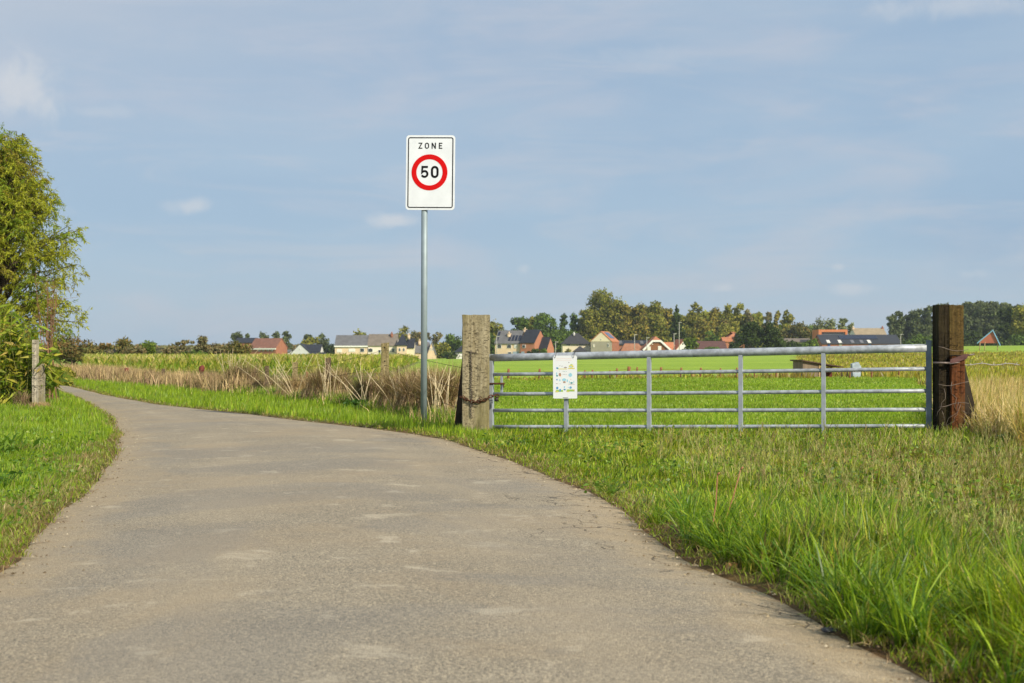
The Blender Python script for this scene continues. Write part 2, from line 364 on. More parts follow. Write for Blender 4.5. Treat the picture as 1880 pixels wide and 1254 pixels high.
# ------------------------------------------------------------------ blades
def blades(P, L, Wd, az, bend, colb, seg=2, tipc=None, curl=1.0, seed=0):
    """P base (n,3); L length; Wd width; az lean azimuth; bend 0..1 fraction"""
    n = len(P); r = np.random.default_rng(seed); L = np.broadcast_to(L, n); Wd = np.broadcast_to(Wd, n); bend = np.broadcast_to(bend, n)
    h = np.stack([np.cos(az), np.sin(az), 0 * az], 1); fa = az + math.pi / 2 + r.normal(0, .7, n)
    s = np.stack([np.cos(fa), np.sin(fa), 0 * fa], 1)
    ts = np.linspace(0, 1, seg + 1); Vs = []
    for i, t in enumerate(ts):
        out = bend * (0.35 * t + 0.65 * t ** 2) * L; up = L * t * np.sqrt(np.clip(1 - (bend * (0.45 + .5 * t)) ** 2, .03, 1)) * (1 - .28 * curl * np.clip(bend - .45, 0, 1) * t)
        c = P + h * out[:, None] + np.array([0, 0, 1.]) * up[:, None]
        if i == seg: Vs.append(c[:, None])
        else:
            ww = Wd * (1 - .35 * t if i else .75); Vs.append(np.stack([c - s * (ww / 2)[:, None], c + s * (ww / 2)[:, None]], 1))
    V = np.concatenate(Vs, 1); k = V.shape[1]; b = (np.arange(n) * k)[:, None]
    q = [b + np.array([[2 * i, 2 * i + 1, 2 * i + 3, 2 * i + 2]]) for i in range(seg - 1)]
    tri = b + np.array([[2 * seg - 2, 2 * seg - 1, 2 * seg]])
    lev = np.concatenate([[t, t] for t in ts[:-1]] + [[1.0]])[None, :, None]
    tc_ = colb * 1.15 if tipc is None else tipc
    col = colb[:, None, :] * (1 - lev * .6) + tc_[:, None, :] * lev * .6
    return V.reshape(-1, 3), (np.concatenate(q) if q else np.zeros((0, 4), int)), tri, col.reshape(-1, 3)
class Bag:
    def __init__(s): s.V = []; s.Q = []; s.T = []; s.c = []; s.n = 0
    def add(s, V, Q, T, c):
        s.V.append(V); s.c.append(c)
        if len(Q): s.Q.append(Q + s.n)
        if len(T): s.T.append(T + s.n)
        s.n += len(V)
    def build(s, name, m, parent=None, loc=None):
        fs_ = [np.concatenate(x) for x in (s.Q, s.T) if x]
        return npobj(name, np.concatenate(s.V), fs_, m, np.concatenate(s.c), parent, loc=loc)
def palette(n, cols, wts, jit=.18, r=rng):
    cols = np.array(cols); wts = np.array(wts, float); k = r.choice(len(cols), n, p=wts / wts.sum())
    return cols[k] * (1 + r.normal(0, jit, (n, 1))) .clip(.4, 1.8)
def sample_log(n, d0, d1, u0, u1, r=rng):
    D = d0 * (d1 / d0) ** r.random(n); uu = r.uniform(u0, u1, n); return uu * D, D
G1 = (.205, .32, .020); G2 = (.31, .43, .03); G3 = (.085, .165, .02); YEL = (.42, .38, .08); STRAW = (.42, .34, .16); BRN = (.2, .14, .07)
def grass_field(name, label, n, d0, d1, u0, u1, keep, hfun, colfun, wk=(.0028, .00042), seg=2, bend=(.25, .2), lean=None, seed=1, trim=True):
    r = np.random.default_rng(seed); x, y = sample_log(n, d0, d1, u0, u1, r); m = keep(x, y, r); x, y = x[m], y[m]
    d = road_d(x, y); z = zground(x, y, d) - .01; n = len(x)
    L = hfun(x, y, d, r) * r.uniform(.55, 1.15, n); L *= np.where(trim, .55 + .45 * sm(d, 0.0, .3), 1)
    az = 4 * wave(x, y, 3.1, seed + 90) + 1.5 * wave(x, y, 9.0, seed + 91) + r.normal(0, 1.0, n)
    bd = np.clip(r.normal(bend[0], bend[1], n), .02, .92)
    c, tip = colfun(x, y, d, r)
    wd = (wk[0] + wk[1] * y) * r.uniform(.6, 1.4, n)
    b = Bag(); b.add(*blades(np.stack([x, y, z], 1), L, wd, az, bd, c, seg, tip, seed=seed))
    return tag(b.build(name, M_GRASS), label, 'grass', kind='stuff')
# --- right verge
def lush(x, y): return sm(x - (.9 + .0 * y), 0.0, .9) * 0 + np.exp(-((y - (3.6 + 0)) / 4.2) ** 2)
def keepR(x, y, r):
    d = road_d(x, y); clump = .5 + .5 * wave(x, y, 5.0, 21); e = .04 + .10 * wave(x, y, 2.6, 8) + .40 * np.exp(-((y - 7.5) / .9) ** 2) 
    return (d > e * .5 + .015) & (r.random(len(x)) < (.25 + .88 * sm(d, e, e + .16)) * (.35 + .65 * clump)) & (fence_side(x, y) < .3)
def hR(x, y, d, r):
    h = .085 + .04 * wave(x, y, 2.2, 31)
    edge_lush = np.exp(-((d - .7) / .5) ** 2) * (1 - sm(y, 6.8, 8.6)); h = h + .21 * edge_lush
    tuft = sm(wave(x, y, 5.5, 33), .05, .7); h = h * (.8 + .95 * tuft) + .05 * sm(fence_side(x, y), -2.2, -.3) + .04 * sm(x, 3, 5) * sm(y, 9, 14)
    return h
def cR(x, y, d, r):
    n = len(x); g = palette(n, [G1, G2, G3, YEL, STRAW, (.3, .42, .04)], [5, 5, 4, .9, .7, 1.5], .28, r=r)
    brown = palette(n, [(.26, .25, .06), (.27, .19, .09), (.13, .19, .03), G1, (.46, .38, .18)], [4, 3.2, 3, 1.6, 2], .3, r=r)
    # seed-head meadow strip inside the verge
    k = sm(d, .9, 1.8) * sm(y, 5.5, 7.5) * (1 - sm(y, 12.8, 15.5)) * sm(x, 1.6, 3.2)
    pat = sm(wave(x, y, 1.1, 44), -.6, .5); sel = r.random(n) < k * (.4 + .5 * pat); c = np.where(sel[:, None], brown, g)
    yl = (r.random(n) < .10 + .35 * sm(wave(x, y, .8, 47), .1, .7) * sm(y, 9, 13))[:, None]; c = np.where(yl, palette(n, [(.40, .42, .06), (.52, .44, .14), (.34, .42, .05)], [3, 1.6, 2], r=r), c)
    sd_ = (r.random(n) < .35 * (1 - sm(d, .1, .4)))[:, None]; c = np.where(sd_, palette(n, [STRAW, BRN], [1, 1], r=r), c)
    return c, c * np.array([1.3, 1.15, 1.0])
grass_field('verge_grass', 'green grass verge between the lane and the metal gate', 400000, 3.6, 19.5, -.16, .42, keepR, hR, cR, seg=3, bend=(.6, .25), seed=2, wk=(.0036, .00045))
# far part of the right verge, along the fence
def keepF(x, y, r):
    d = road_d(x, y); return (d > .1) & (fence_side(x, y) < .6) & (x < -.2)
grass_field('roadside_grass', 'bright green grass strip between the lane and the weedy fence', 110000, 15.5, 75, -.36, -.01, keepF,
            lambda x, y, d, r: .15 + .07 * wave(x, y, 2.0, 5), lambda x, y, d, r: ((lambda c: (c, c * 1.2))(palette(len(x), [G1, G2, (.2, .32, .03), YEL], [3, 5, 3, .5], r=r))), seg=2, seed=3)
# --- left verge
def keepL(x, y, r):
    d = road_d(x, y); cx = (x < -1.5); e = .02 + .08 * wave(x, y, 2.4, 18)
    return cx & (x < np.interp(y, RL[:, 1], RL[:, 0])) & (d > e * .5 + .015) & (r.random(len(x)) < .2 + .85 * sm(d, e, e + .25))
def hL(x, y, d, r):
    return .085 + .03 * wave(x, y, 2.8, 51) + .07 * sm(wave(x, y, 1.6, 52), .0, .7) + .09 * sm(d, .8, 2.2) * (1 - sm(y, 26, 32) * .5)
def cL(x, y, d, r):
    n = len(x); g = palette(n, [G1, G2, G3, (.2, .33, .03)], [4, 5, 2, 3], r=r); s = palette(n, [STRAW, (.3, .3, .1), (.33, .22, .1)], [3, 3, 1], r=r)
    k = .08 + .6 * sm(wave(x, y, 1.5, 61), .1, .7) * (1 - .6 * sm(y, 14, 18)) + .5 * (1 - sm(d, .1, .5)); c = np.where((r.random(n) < k)[:, None], s, g); return c, c * 1.2
grass_field('left_verge_grass', 'green and straw coloured grass on the inside of the bend', 240000, 5.2, 46, -.48, -.15, keepL, hL, cL, seg=3, bend=(.5, .22), seed=4)
# --- pasture
grass_field('pasture_grass', 'short bright green pasture grass behind the gate', 260000, 17, 57, -.13, .40,
            lambda x, y, r: (fence_side(x, y) > .25) & ~meadow_zone(x, y), lambda x, y, d, r: .075 + .025 * wave(x, y, .9, 71) + 0 * y,
            lambda x, y, d, r: ((lambda c: (c, c * 1.25))(palette(len(x), [(.17, .285, .02), (.235, .35, .028), (.32, .42, .05), (.42, .40, .10)], [3, 4, 3, .5], .18, r=r) * (1 + .16 * wave(x, y, .5, 4) + .14 * wave(x, y, 1.7, 6))[:, None])),
            wk=(.004, .0006), seg=2, seed=5, trim=False)
# --- rough meadow right + band of dead grass at the back fence
def keepM(x, y, r): return ~((x > 11.4) & (x < 14.6) & (y < 59.5) & (y > 50)) & (meadow_zone(x, y) | ((y > 52.8) & (y < 57.5) & (x > -5.5) & (r.random(len(x)) < .5)))
def cM(x, y, d, r):
    n = len(x); c = palette(n, [(.36, .37, .04), (.44, .39, .06), (.27, .33, .035), (.42, .30, .11), (.2, .15, .05)], [5, 4, 3, 1.6, .8], .28, r=r)
    b = sm(wave(x, y, .16, 81), .2, .8)[:, None]; c = c * (1 - b) + palette(n, [(.26, .17, .06), (.3, .24, .06)], [1, 1], r=r) * b; return c, c * 1.15
grass_field('rough_meadow', 'rough yellow green meadow growth beyond the gate on the right', 150000, 18, 200, -.1, .46, keepM,
            lambda x, y, d, r: .32 + .12 * wave(x, y, .35, 82) - .12 * (y < 58) * (x < 10), cM, wk=(.012, .0010), seg=2, bend=(.35, .2), seed=6, trim=False)
# --- tall straw grass around the right gate post
def keepS(x, y, r):
    s = x - (4.80 + .13 * (y - 14.2)); return (s > 0) & (y > 13.6 + .9 * wave(x, y, 1.2, 7) - .35 * (x - 5.3)) & (y < 27) & (r.random(len(x)) < sm(s, 0, .5))
def cS(x, y, d, r):
    n = len(x); c = palette(n, [(.68, .54, .28), (.56, .46, .20), (.40, .38, .10), (.28, .30, .06), (.44, .30, .15)], [4, 3, 2, 1.4, 1], r=r); return c, c * 1.2
grass_field('tall_straw_grass', 'tall straw coloured grass beside the brown gate post', 80000, 13, 27, .30, .50, keepS,
            lambda x, y, d, r: .50 + .14 * wave(x, y, 1.1, 91), cS, wk=(.004, .0006), seg=3, bend=(.45, .25), seed=8, trim=False)

# ------------------------------------------------------------------ dry weeds, stalks
def weed_heap(name, label, x, y, r_, h, n, cols, seed, cat='weeds', group=None, kind=None):
    r = np.random.default_rng(seed); z0 = gz(x, y); h *= .92; n = int(n * 2.7)
    a = r.uniform(0, 6.28, n); rr = r_ * .55 * np.sqrt(r.random(n)); P = np.stack([x + rr * np.cos(a), y + rr * np.sin(a), np.full(n, z0) + r.uniform(0, .25, n) * h], 1)
    b = Bag(); c = palette(n, cols, [1] * len(cols), .22, r)
    b.add(*blades(P, h * r.uniform(.45, 1.0, n), r.uniform(.004, .010, n), a + r.normal(0, 1.1, n), r.uniform(.1, .9, n), c, 3, c * 1.1, seed=seed))
    # drooping outer strands
    m = n // 2; a = r.uniform(0, 6.28, m); rr = r_ * r.uniform(.5, 1., m); top = z0 + h * (1 - (rr / r_) ** 1.8 * .75) * r.uniform(.7, 1, m)
    P = np.stack([x + rr * np.cos(a), y + rr * np.sin(a), top], 1)
    V_, Q, T, cc = blades(P, (top - z0) * r.uniform(.5, 1, m), r.uniform(.004, .009, m), a, r.uniform(.1, .6, m), palette(m, cols, [1] * len(cols), .25, r), 2, seed=seed + 1)
    V_[:, 2] = 2 * np.repeat(P[:, 2], 5) - V_[:, 2]; b.add(V_, Q, T, cc)
    return tag(b.build(name, M_DRY, loc=(x, y, z0)), label, cat, group, kind)
GREYB = [(.34, .23, .145), (.23, .155, .095), (.50, .37, .23), (.13, .085, .055), (.16, .19, .04)]; TANW = [(.66, .50, .28), (.50, .37, .20), (.36, .27, .13), (.22, .14, .08)]
heaps = [(443, 36.5, .62, .88, 900, GREYB, 'dark grey brown heap of dead weeds, tallest left of the short fence posts'),
         (492, 34.6, .60, .52, 700, GREYB, 'low brown tangle of dead weeds at the foot of the leftmost bare post'),
         (552, 31.4, .62, .62, 900, TANW, 'tan and brown dead weed clump around the second short fence post'),
         (603, 29.2, .64, .80, 1200, GREYB + TANW, 'conical brown weed heap wrapped round the black topped fence post'),
         (678, 26.6, .40, .72, 900, GREYB, 'dark dead weed clump leaning on the tall wooden fence post, left side'),
         (735, 24.2, .42, .82, 1000, GREYB + TANW, 'tangled brown weeds between the tall fence post and the sign pole'),
         (768, 22.6, .40, .86, 900, TANW + GREYB, 'dry weeds directly behind the base of the sign pole'),
         (812, 21.2, .40, .92, 1200, GREYB + TANW, 'dense dry bramble thicket between the sign pole and the strut of the pale gate post')]
for i, (px, D, r_, h, n, cl, lb) in enumerate(heaps):
    x, y = Pt(px, D); weed_heap('weed_heap', lb, x, y + .25, r_, h, n, cl, 100 + i, group='dead weed heaps along the roadside fence')
# the continuous band farther left, along the fence
r = np.random.default_rng(50); n = 26000; t = r.random(n) ** .8
yy = 35.0 + 40 * t; xx = np.interp(yy, fence[:, 1], fence[:, 0]) + r.normal(0, .38, n); hh = (.50 + .16 * wave(xx, yy, 1.4, 3) + .12 * wave(xx, yy, 3.7, 9)) * r.uniform(.5, 1.15, n)
pat = sm(wave(xx, yy, 1.9, 14), -.3, .5)[:, None]; c = palette(n, TANW, [3, 3, 2, 1], .3, r) * (1 - pat) + palette(n, GREYB, [2, 2, 1, 2, 1], .3, r) * pat
b = Bag(); b.add(*blades(np.stack([xx, yy, zground(xx, yy)], 1), hh, r.uniform(.012, .03, n), r.uniform(0, 6.28, n), np.clip(r.normal(.3, .2, n), 0, .8), c, 2, c * 1.15, seed=51))
tag(b.build('dry_weed_band', M_DRY), 'continuous tan band of dry weeds along the far roadside fence', 'weeds', kind='stuff')
# thin scattered weeds between heaps, green undergrowth at their feet
r = np.random.default_rng(53); n = 15000; yy = r.uniform(19, 37, n); xx = np.interp(yy, fence[:, 1], fence[:, 0]) + r.normal(0, .22, n); c = palette(n, TANW + [G1, G3], [1, 1, 1.5, 1, 4, 4], .25, r)
b = Bag(); b.add(*blades(np.stack([xx, yy, zground(xx, yy)], 1), r.uniform(.08, .30, n), r.uniform(.008, .016, n), r.uniform(0, 6.28, n), r.uniform(0, .7, n), c, 2, seed=54))
tag(b.build('fence_undergrowth', M_DRY), 'mixed dry and green undergrowth at the foot of the roadside fence', 'undergrowth', kind='stuff')
def stalk_bunch(label, px, D, n, h, seed, col=(.78, .64, .40), spread=.35):
    r = np.random.default_rng(seed); x, y = Pt(px, D); z0 = gz(x, y); m = MB()
    for k in range(n):
        a = r.uniform(0, 6.28); L = h * r.uniform(.7, 1.1); lx = r.normal(0, spread); ly = r.normal(0, .12)
        p0 = Vector((r.normal(0, .05), r.normal(0, .05), -.02)); p1 = p0 + Vector((lx * L * .5, ly, L * .55)); p2 = p0 + Vector((lx * L * 1.05, ly * 2, L))
        m.tube([p0, p1, p2], [.006, .005, .0025], 4)
        for q in range(2):
            s = p1.lerp(p2, r.uniform(0, .8)); m.tube([s, s + Vector((r.normal(0, .08), 0, r.uniform(.06, .16)))], [.003, .0015], 3)
    o = m.build('dry_stalks', mat('dry_stalk', col, .8, .3, 8)); o.location = (x, y, z0); return tag(o, label, 'dry stalks', 'pale dry stalks standing out of the weeds')
for i, (px, D, n, h, s_, lb) in enumerate([(425, 37.5, 14, 1.15, .35, 'tallest fan of pale dry stalks, left of the dark weed heap'), (505, 33, 7, .95, .55, 'pale crossing stalks in front of the leftmost bare post'),
        (545, 30.8, 7, 1.0, .5, 'pale straw stalks leaning beside the second short fence post'), (603, 28.4, 8, .9, .12, 'upright straw stalks in front of the conical weed heap'),
        (668, 25.6, 8, .85, .6, 'pale stalks leaning to the right towards the tall wooden post'), (738, 22.8, 10, .75, .5, 'pale stalks fanned between tall post and sign pole'),
        (795, 20.8, 10, .85, .3, 'bent straw stalks right of the sign pole'), (822, 20.4, 6, .85, .3, 'thin straw stalks next to the dark strut of the pale post')]):
    stalk_bunch(lb, px, D, n, h, 300 + i, spread=s_)

# ------------------------------------------------------------------ maize field
r = np.random.default_rng(60); pts = []
yy = 44.0
while yy < 200:
    row = np.arange(-75, 0, .22 + .0025 * yy); pts.append(np.stack([row + r.normal(0, .05, len(row)), np.full(len(row), yy) + r.normal(0, .06, len(row)) + row * .25 * 0], 1)); yy += .75 + max(0, yy - 70) * .016
pts = np.concatenate(pts); m = corn_zone(pts[:, 0], pts[:, 1]) & (pts[:, 0] > -.40 * pts[:, 1]); pts = pts[m]; n = len(pts)
zz = zground(pts[:, 0], pts[:, 1]); H = r.uniform(.78, .98, n) * np.where(pts[:, 1] > 80, 1.0, .95)
b = Bag()
for k in range(7):
    hz = H * (.15 + .11 * k); az = r.uniform(0, 6.28, n); c = palette(n, [(.20, .31, .035), (.32, .38, .045), (.42, .42, .07), (.52, .46, .14)], [2.4, 3, 3, 2], .15, r)
    b.add(*blades(np.stack([pts[:, 0], pts[:, 1], zz + hz], 1), r.uniform(.28, .42, n), r.uniform(.045, .07, n) + .0004 * pts[:, 1], az, r.uniform(.5, .85, n), c, 2, c * 1.1, seed=61 + k))
for k in range(4):
    c = palette(n, [(.64, .54, .25), (.54, .47, .18), (.44, .43, .12)], [3, 2, 2], .15, r)
    b.add(*blades(np.stack([pts[:, 0], pts[:, 1], zz + H * .82], 1), r.uniform(.16, .26, n), np.full(n, .022) + .0003 * pts[:, 1], r.uniform(0, 6.28, n), r.uniform(.1, .6, n), c, 2, c * 1.1, seed=71 + k))
c = palette(n, [(.2, .28, .05)], [1], .15, r); b.add(*blades(np.stack([pts[:, 0], pts[:, 1], zz], 1), H, np.full(n, .03), r.uniform(0, 6, n), np.full(n, .03), c, 2, seed=79))
tag(b.build('maize_crop', M_LEAF), 'yellow green maize crop with tan tassels behind the weedy fence', 'crop', kind='stuff')

# ------------------------------------------------------------------ road sign
k = .69 / 645
def sxz(X, Y): return ((X - 502) * k, (618 - Y) * k)
sx_, sy_ = Pt(779.5, 20.0); sg = gz(sx_, sy_)
sign = empty('road_sign', (sx_, sy_, sg), 0, 'white rectangular ZONE 50 speed sign with red ring on a grey pole by the lane', 'road sign')
ztop = EYE + (HY - 249) / F * 20 - sg; zc_ = ztop - .5255
mp = MB().tube([(-.012, 0, -.3), (.0, 0, ztop - .06)], .0445, 20); mp.build('pole', mat('galvanised_pole', (.30, .37, .40), .55, .14, 6, .4, .25), sign)
def rrect(wd, ht, rad, n=6, shear=0.0):
    o_ = []
    for cx, cz, a0 in ((wd - rad, ht - rad, 0), (-wd + rad, ht - rad, 90), (-wd + rad, -ht + rad, 180), (wd - rad, -ht + rad, 270)):
        for i in range(n + 1):
            a = R(a0 + 90 * i / n); o_.append((cx + rad * math.cos(a), cz + rad * math.sin(a)))
    return o_
white = mat('sign_white', (.76, .80, .84), .35, .09, 5, .4); blackm = mat('sign_black', (.006, .006, .007), .6, .1, 5, .1); redm = mat('sign_red', (.60, .004, .004), .5, .06, 5, .12)
FY = -.062     # front plane of the plate
pn = MB().prism(rrect(.345, .525, .045), FY, FY + .012).prism(rrect(.342, .522, .043), FY + .012, FY + .03)
panel = pn.build('sign_panel', white, sign); panel.location = (.088, 0, zc_); panel.rotation_euler = (R(-.3), R(.6), R(-3))
MB().stroke(rrect(.313, .49, .024), .0135, FY - .003, FY - .0005, True).build('border_line', blackm, panel)
cx, cz = sxz(490, 615); MB().ring(cx, cz, 237 * k, 172 * k, FY - .003, FY - .0005, 64).build('red_ring', redm, panel)
def arc(cx, cz, rx, rz, a0, a1, n=14): return [(cx + rx * math.cos(R(a0 + (a1 - a0) * i / n)), cz + rz * math.sin(R(a0 + (a1 - a0) * i / n))) for i in range(n + 1)]
def T(pts): return [sxz(*p) for p in pts]
lt = MB(); y0, y1 = FY - .003, FY - .0005; sw = 13 * k
lt.stroke(T([(342, 232), (385, 232), (348, 298), (392, 298)]), sw, y0, y1)
def stad(x0, x1, t_, b_, n=12):   # stadium outline in zoom pixels
    rx = (x1 - x0) / 2; cx = (x0 + x1) / 2; ry = rx * 1.05
    return [(cx + rx * math.cos(R(a)), t_ + ry - ry * math.sin(R(a))) for a in np.linspace(0, 180, n)] + [(cx + rx * math.cos(R(a)), b_ - ry - ry * math.sin(R(a))) for a in np.linspace(180, 360, n)]
lt.stroke(T(stad(431, 474, 232, 298)), sw, y0, y1, True)
lt.stroke(T([(521, 305), (521, 225)]), sw, y0, y1); lt.stroke(T([(564, 305), (564, 225)]), sw, y0 - .0004, y1, False); lt.stroke(T([(521, 229), (564, 301)]), sw, y0 - .0008, y1)
lt.stroke(T([(655, 298), (616, 298), (616, 232), (655, 232)]), sw, y0, y1); lt.stroke(T([(616, 264), (648, 264)]), sw * .95, y0 - .0006, y1)
lt.build('zone_lettering', blackm, panel)
nb = MB(); sw = 29 * k
five = [(468, 544), (397, 544), (391, 618)] + [(425 + 38 * math.cos(R(a)), 636 - 38 * math.sin(R(a)) ) for a in np.linspace(135, -155, 16)]
nb.stroke(T(five), sw * .95, y0, y1); nb.stroke(T(stad(523, 596, 544, 675)), sw, y0, y1, True); nb.build('speed_number', blackm, panel)
gal = mat('galvanised_steel', (.47, .51, .56), .5, .42, 14, .45, .2, .0008, 60)
for zz_ in (ztop - .28, ztop - .80):  # brackets behind the plate
    MB().tube([(0, 0, zz_ - .02), (0, 0, zz_ + .02)], .052, 16).box(-.10, .16, -.032, -.022, zz_ - .018, zz_ + .018).build('clamp', gal, sign)

# ------------------------------------------------------------------ gate posts
def wood_mat(name, c1, c2, moss, scale=3.0, grain=14):
    m = bpy.data.materials.new(name); m.use_nodes = True; t = NT(m.node_tree); p = t.n['Principled BSDF']; p.inputs['Roughness'].default_value = .9; p.inputs['Specular IOR Level'].default_value = .12
    oc = t.new('ShaderNodeTexCoord').outputs['Object']
    g = t.noise(t.vmath('MULTIPLY', oc, (1, 1, .07)), grain * 2, 6, .7, .4); chips = t.noise(t.vmath('MULTIPLY', oc, (1, 1, 2.3)), grain * 1.5, 5, .75, .8); b_ = t.noise(t.vmath('MULTIPLY', oc, (1, 1, .25)), scale * 2, 4)
    c = t.mix(t.ramp(g, .3, .7), c2, c1); c = t.mix(t.ramp(b_, .45, .68, 0, .8), c, moss); c = t.mix(t.ramp(t.noise(t.vmath('MULTIPLY', oc, (1, 1, .12)), 9, 5, .7, 1.0), .55, .66, 0, .8), c, tuple(x * .45 for x in c2))
    ck = t.math('MULTIPLY', t.ramp(chips, .47, .38), t.ramp(b_, .62, .36)); c = t.mix(t.math('MULTIPLY', ck, .85), c, tuple(x * .2 for x in c2)); c = t.mix(t.ramp(t.noise(oc, 30, 6, .8), .35, .65, .45, 0), c, tuple(x * .5 for x in c2))
    t.l.new(c, p.inputs['Base Color']); bb = t.new('ShaderNodeBump'); bb.inputs['Distance'].default_value = .012; bb.inputs['Strength'].default_value = .9
    t.l.new(t.math('SUBTRACT', t.math('MULTIPLY', g, .8), ck), bb.inputs['Height']); t.l.new(bb.outputs[0], p.inputs['Normal']); return m
def rough_post(w_, d_, h, seed, top=.0, nseg=26, amp=.007, ns=7, z0=-.3, taper=0.0):
    """a weathered squared baulk with worn arrises, as one closed skin"""
    r = np.random.default_rng(seed); m = MB(); per = []
    for sx, sy in ((-1, -1), (1, -1), (1, 1), (-1, 1)):
        nx_, ny_ = {(-1, -1): (1, -1), (1, -1): (1, 1), (1, 1): (-1, 1), (-1, 1): (-1, -1)}[(sx, sy)]
        for i in range(ns):
            t = i / ns
            if nx_ == 1 and sy == -1 and sx == -1: per.append((-w_ / 2 + w_ * t, -d_ / 2))
            elif sx == 1 and sy == -1: per.append((w_ / 2, -d_ / 2 + d_ * t))
            elif sx == 1 and sy == 1: per.append((w_ / 2 - w_ * t, d_ / 2))
            else: per.append((-w_ / 2, d_ / 2 - d_ * t))
    n = len(per); vs = []; off = r.normal(0, amp * .6, n)
    for j in range(nseg + 1):
        z = z0 + (h - z0) * j / nseg; tt = 1 - taper * j / nseg
        for i, (x, y) in enumerate(per):
            corner = (i % ns == 0); sh = .965 if corner else 1
            e = off[i] + r.normal(0, amp * .35)
            vs.append((x * sh * tt + e * (1 if abs(x) > w_ * .49 else .2), y * sh * tt + e, z + (r.normal(0, .0025) + top * x if j == nseg else 0)))
    vs.append((0, 0, h - .006)); fs_ = []
    for j in range(nseg):
        for i in range(n): fs_.append((j * n + i, j * n + (i + 1) % n, (j + 1) * n + (i + 1) % n, (j + 1) * n + i))
    tn = nseg * n
    for i in range(n): fs_.append((tn + i, tn + (i + 1) % n, len(vs) - 1))
    return m.add(vs, fs_)
rust = mat('rusty_iron', (.13, .055, .03), .85, .5, 30, .25, .3, .002, 60); wirem = mat('old_wire', (.30, .24, .20), .6, .4, 20, .4, .5); darkw = mat('dark_wire', (.05, .035, .03), .8, .4, 20)
xL, yL = Pt(874, 17.95); zL = gz(xL, yL)
gp = empty('gate_post', (xL, yL, zL), R(-3), 'pale lichen covered wooden gate post with rusty chain, left of the gate', 'gate post')
pale = wood_mat('pale_timber', (.48, .42, .28), (.29, .24, .14), (.19, .17, .06), 2.4)
hL_ = EYE + (HY - 578) / F * 17.87 - zL
rough_post(.33, .20, hL_, 5, amp=.007).build('timber', pale, gp)
def zpost(py, D=17.85): return EYE + (HY - py) / F * D - zL
# pale gate post: wire staples, hanging chain, wrapped rusty chain, padlock
def pxl(px): return (px - 874) / F * 17.85
for a_, b_, c_, d__ in ((857, 645, 878, 649), (857, 742, 879, 747)): MB().tube([(pxl(a_), -.112, zpost(b_)), (pxl(c_), -.112, zpost(d__))], .0035, 5).build('wire_staple', darkw, gp)
def chain(pts, link=.04, rad=.0045, name='chain', mm=None, parent=None):
    pts = [Vector(p) for p in pts]; m = MB(); d = [0]
    for a, b in zip(pts, pts[1:]): d.append(d[-1] + (b - a).length)
    t = 0; i = 0
    while t < d[-1]:
        kx = max(j for j in range(len(d)) if d[j] <= t); kx = min(kx, len(pts) - 2); a, b = pts[kx], pts[kx + 1]; dr = (b - a).normalized(); c = a + dr * (t - d[kx])
        up = Vector((0, 1, 0)) if i % 2 else dr.cross(Vector((0, 1, 0))).normalized()
        m.tube([c + dr * math.cos(q) * link * .62 + up * math.sin(q) * link * .36 for q in np.linspace(0, 2 * math.pi, 9)], rad, 5); t += link * .85; i += 1
    return m.build(name, mm or rust, parent)
r = np.random.default_rng(5)
chain([(pxl(866.5) + r.normal(0, .004), -.118, zpost(y_)) for y_ in np.linspace(646, 768, 14)], .030, .0035, 'hanging_chain', mat('chain_grey', (.2, .17, .14), .6, .6, 30, .3, .4), gp)
chain([(-.185, 0, zpost(727)), (-.182, -.10, zpost(729)), (-.10, -.122, zpost(734)), (-.02, -.122, zpost(738)), (.06, -.122, zpost(737)), (.14, -.122, zpost(733)), (.19, -.10, zpost(728)), (.25, -.07, zpost(726)), (.30, -.05, zpost(728))], .05, .007, 'wrapped_chain', rust, gp)
for px_, py_ in ((884, 731), (880, 737), (852, 729)): MB().tube([(pxl(px_) + .017 * math.cos(q_), -.12, zpost(py_) + .017 * math.sin(q_)) for q_ in np.linspace(0, 2 * math.pi, 13)], .005, 5).build('chain_ring', rust, gp)
pl = MB().box(pxl(909), pxl(916), -.10, -.07, zpost(737), zpost(730)); pl.tube([(pxl(910), -.085, zpost(730)), (pxl(910), -.085, zpost(727)), (pxl(915), -.085, zpost(727)), (pxl(915), -.085, zpost(730))], .004, 6); pl.build('padlock', mat('old_padlock', (.06, .05, .04), .6, .4, 20, .4, .5), gp)
# strut behind-left of the pale post
st_m = MB(); a = Vector((pxl(853), .12, zpost(655))); b_ = Vector((pxl(833), .55, -.2))
st_m.hexa([b_ + Vector(q) for q in ((-.075, -.05, 0), (.075, -.05, 0), (.075, .06, 0), (-.075, .06, 0))] + [a + Vector(q) for q in ((-.035, -.05, 0), (.06, -.05, -.02), (.06, .06, -.02), (-.035, .06, 0))])
st_m.build('strut', mat('dark_strut', (.07, .055, .04), .95, .4, 12), gp)

DR = 16.15; xR, yR = Pt(1739, DR); zR = gz(xR, yR)
rp = empty('gate_post', (xR, yR, zR), R(4), 'dark mossy wooden gate post with a reddish brown half, right of the gate', 'gate post')
def zr(py): return EYE + (HY - py) / F * (DR - .12) - zR
def pxr(px): return (px - 1739) / F * (DR - .1)
dark = wood_mat('mossy_timber', (.05, .038, .02), (.022, .017, .011), (.07, .06, .02), 3.0); redw = wood_mat('red_brown_timber', (.21, .075, .026), (.10, .04, .018), (.13, .08, .03), 3.0); upw = wood_mat('olive_timber', (.16, .105, .035), (.075, .05, .02), (.12, .10, .03), 3.0)
o = rough_post(.125, .22, zr(559), 8, nseg=24, amp=.006).build('mossy_baulk', dark, rp); o.location = (pxr(1729), .03, 0)
o = rough_post(.155, .22, zr(653), 9, nseg=18, amp=.004).build('brown_baulk', redw, rp); o.location = (pxr(1751), -.035, 0)
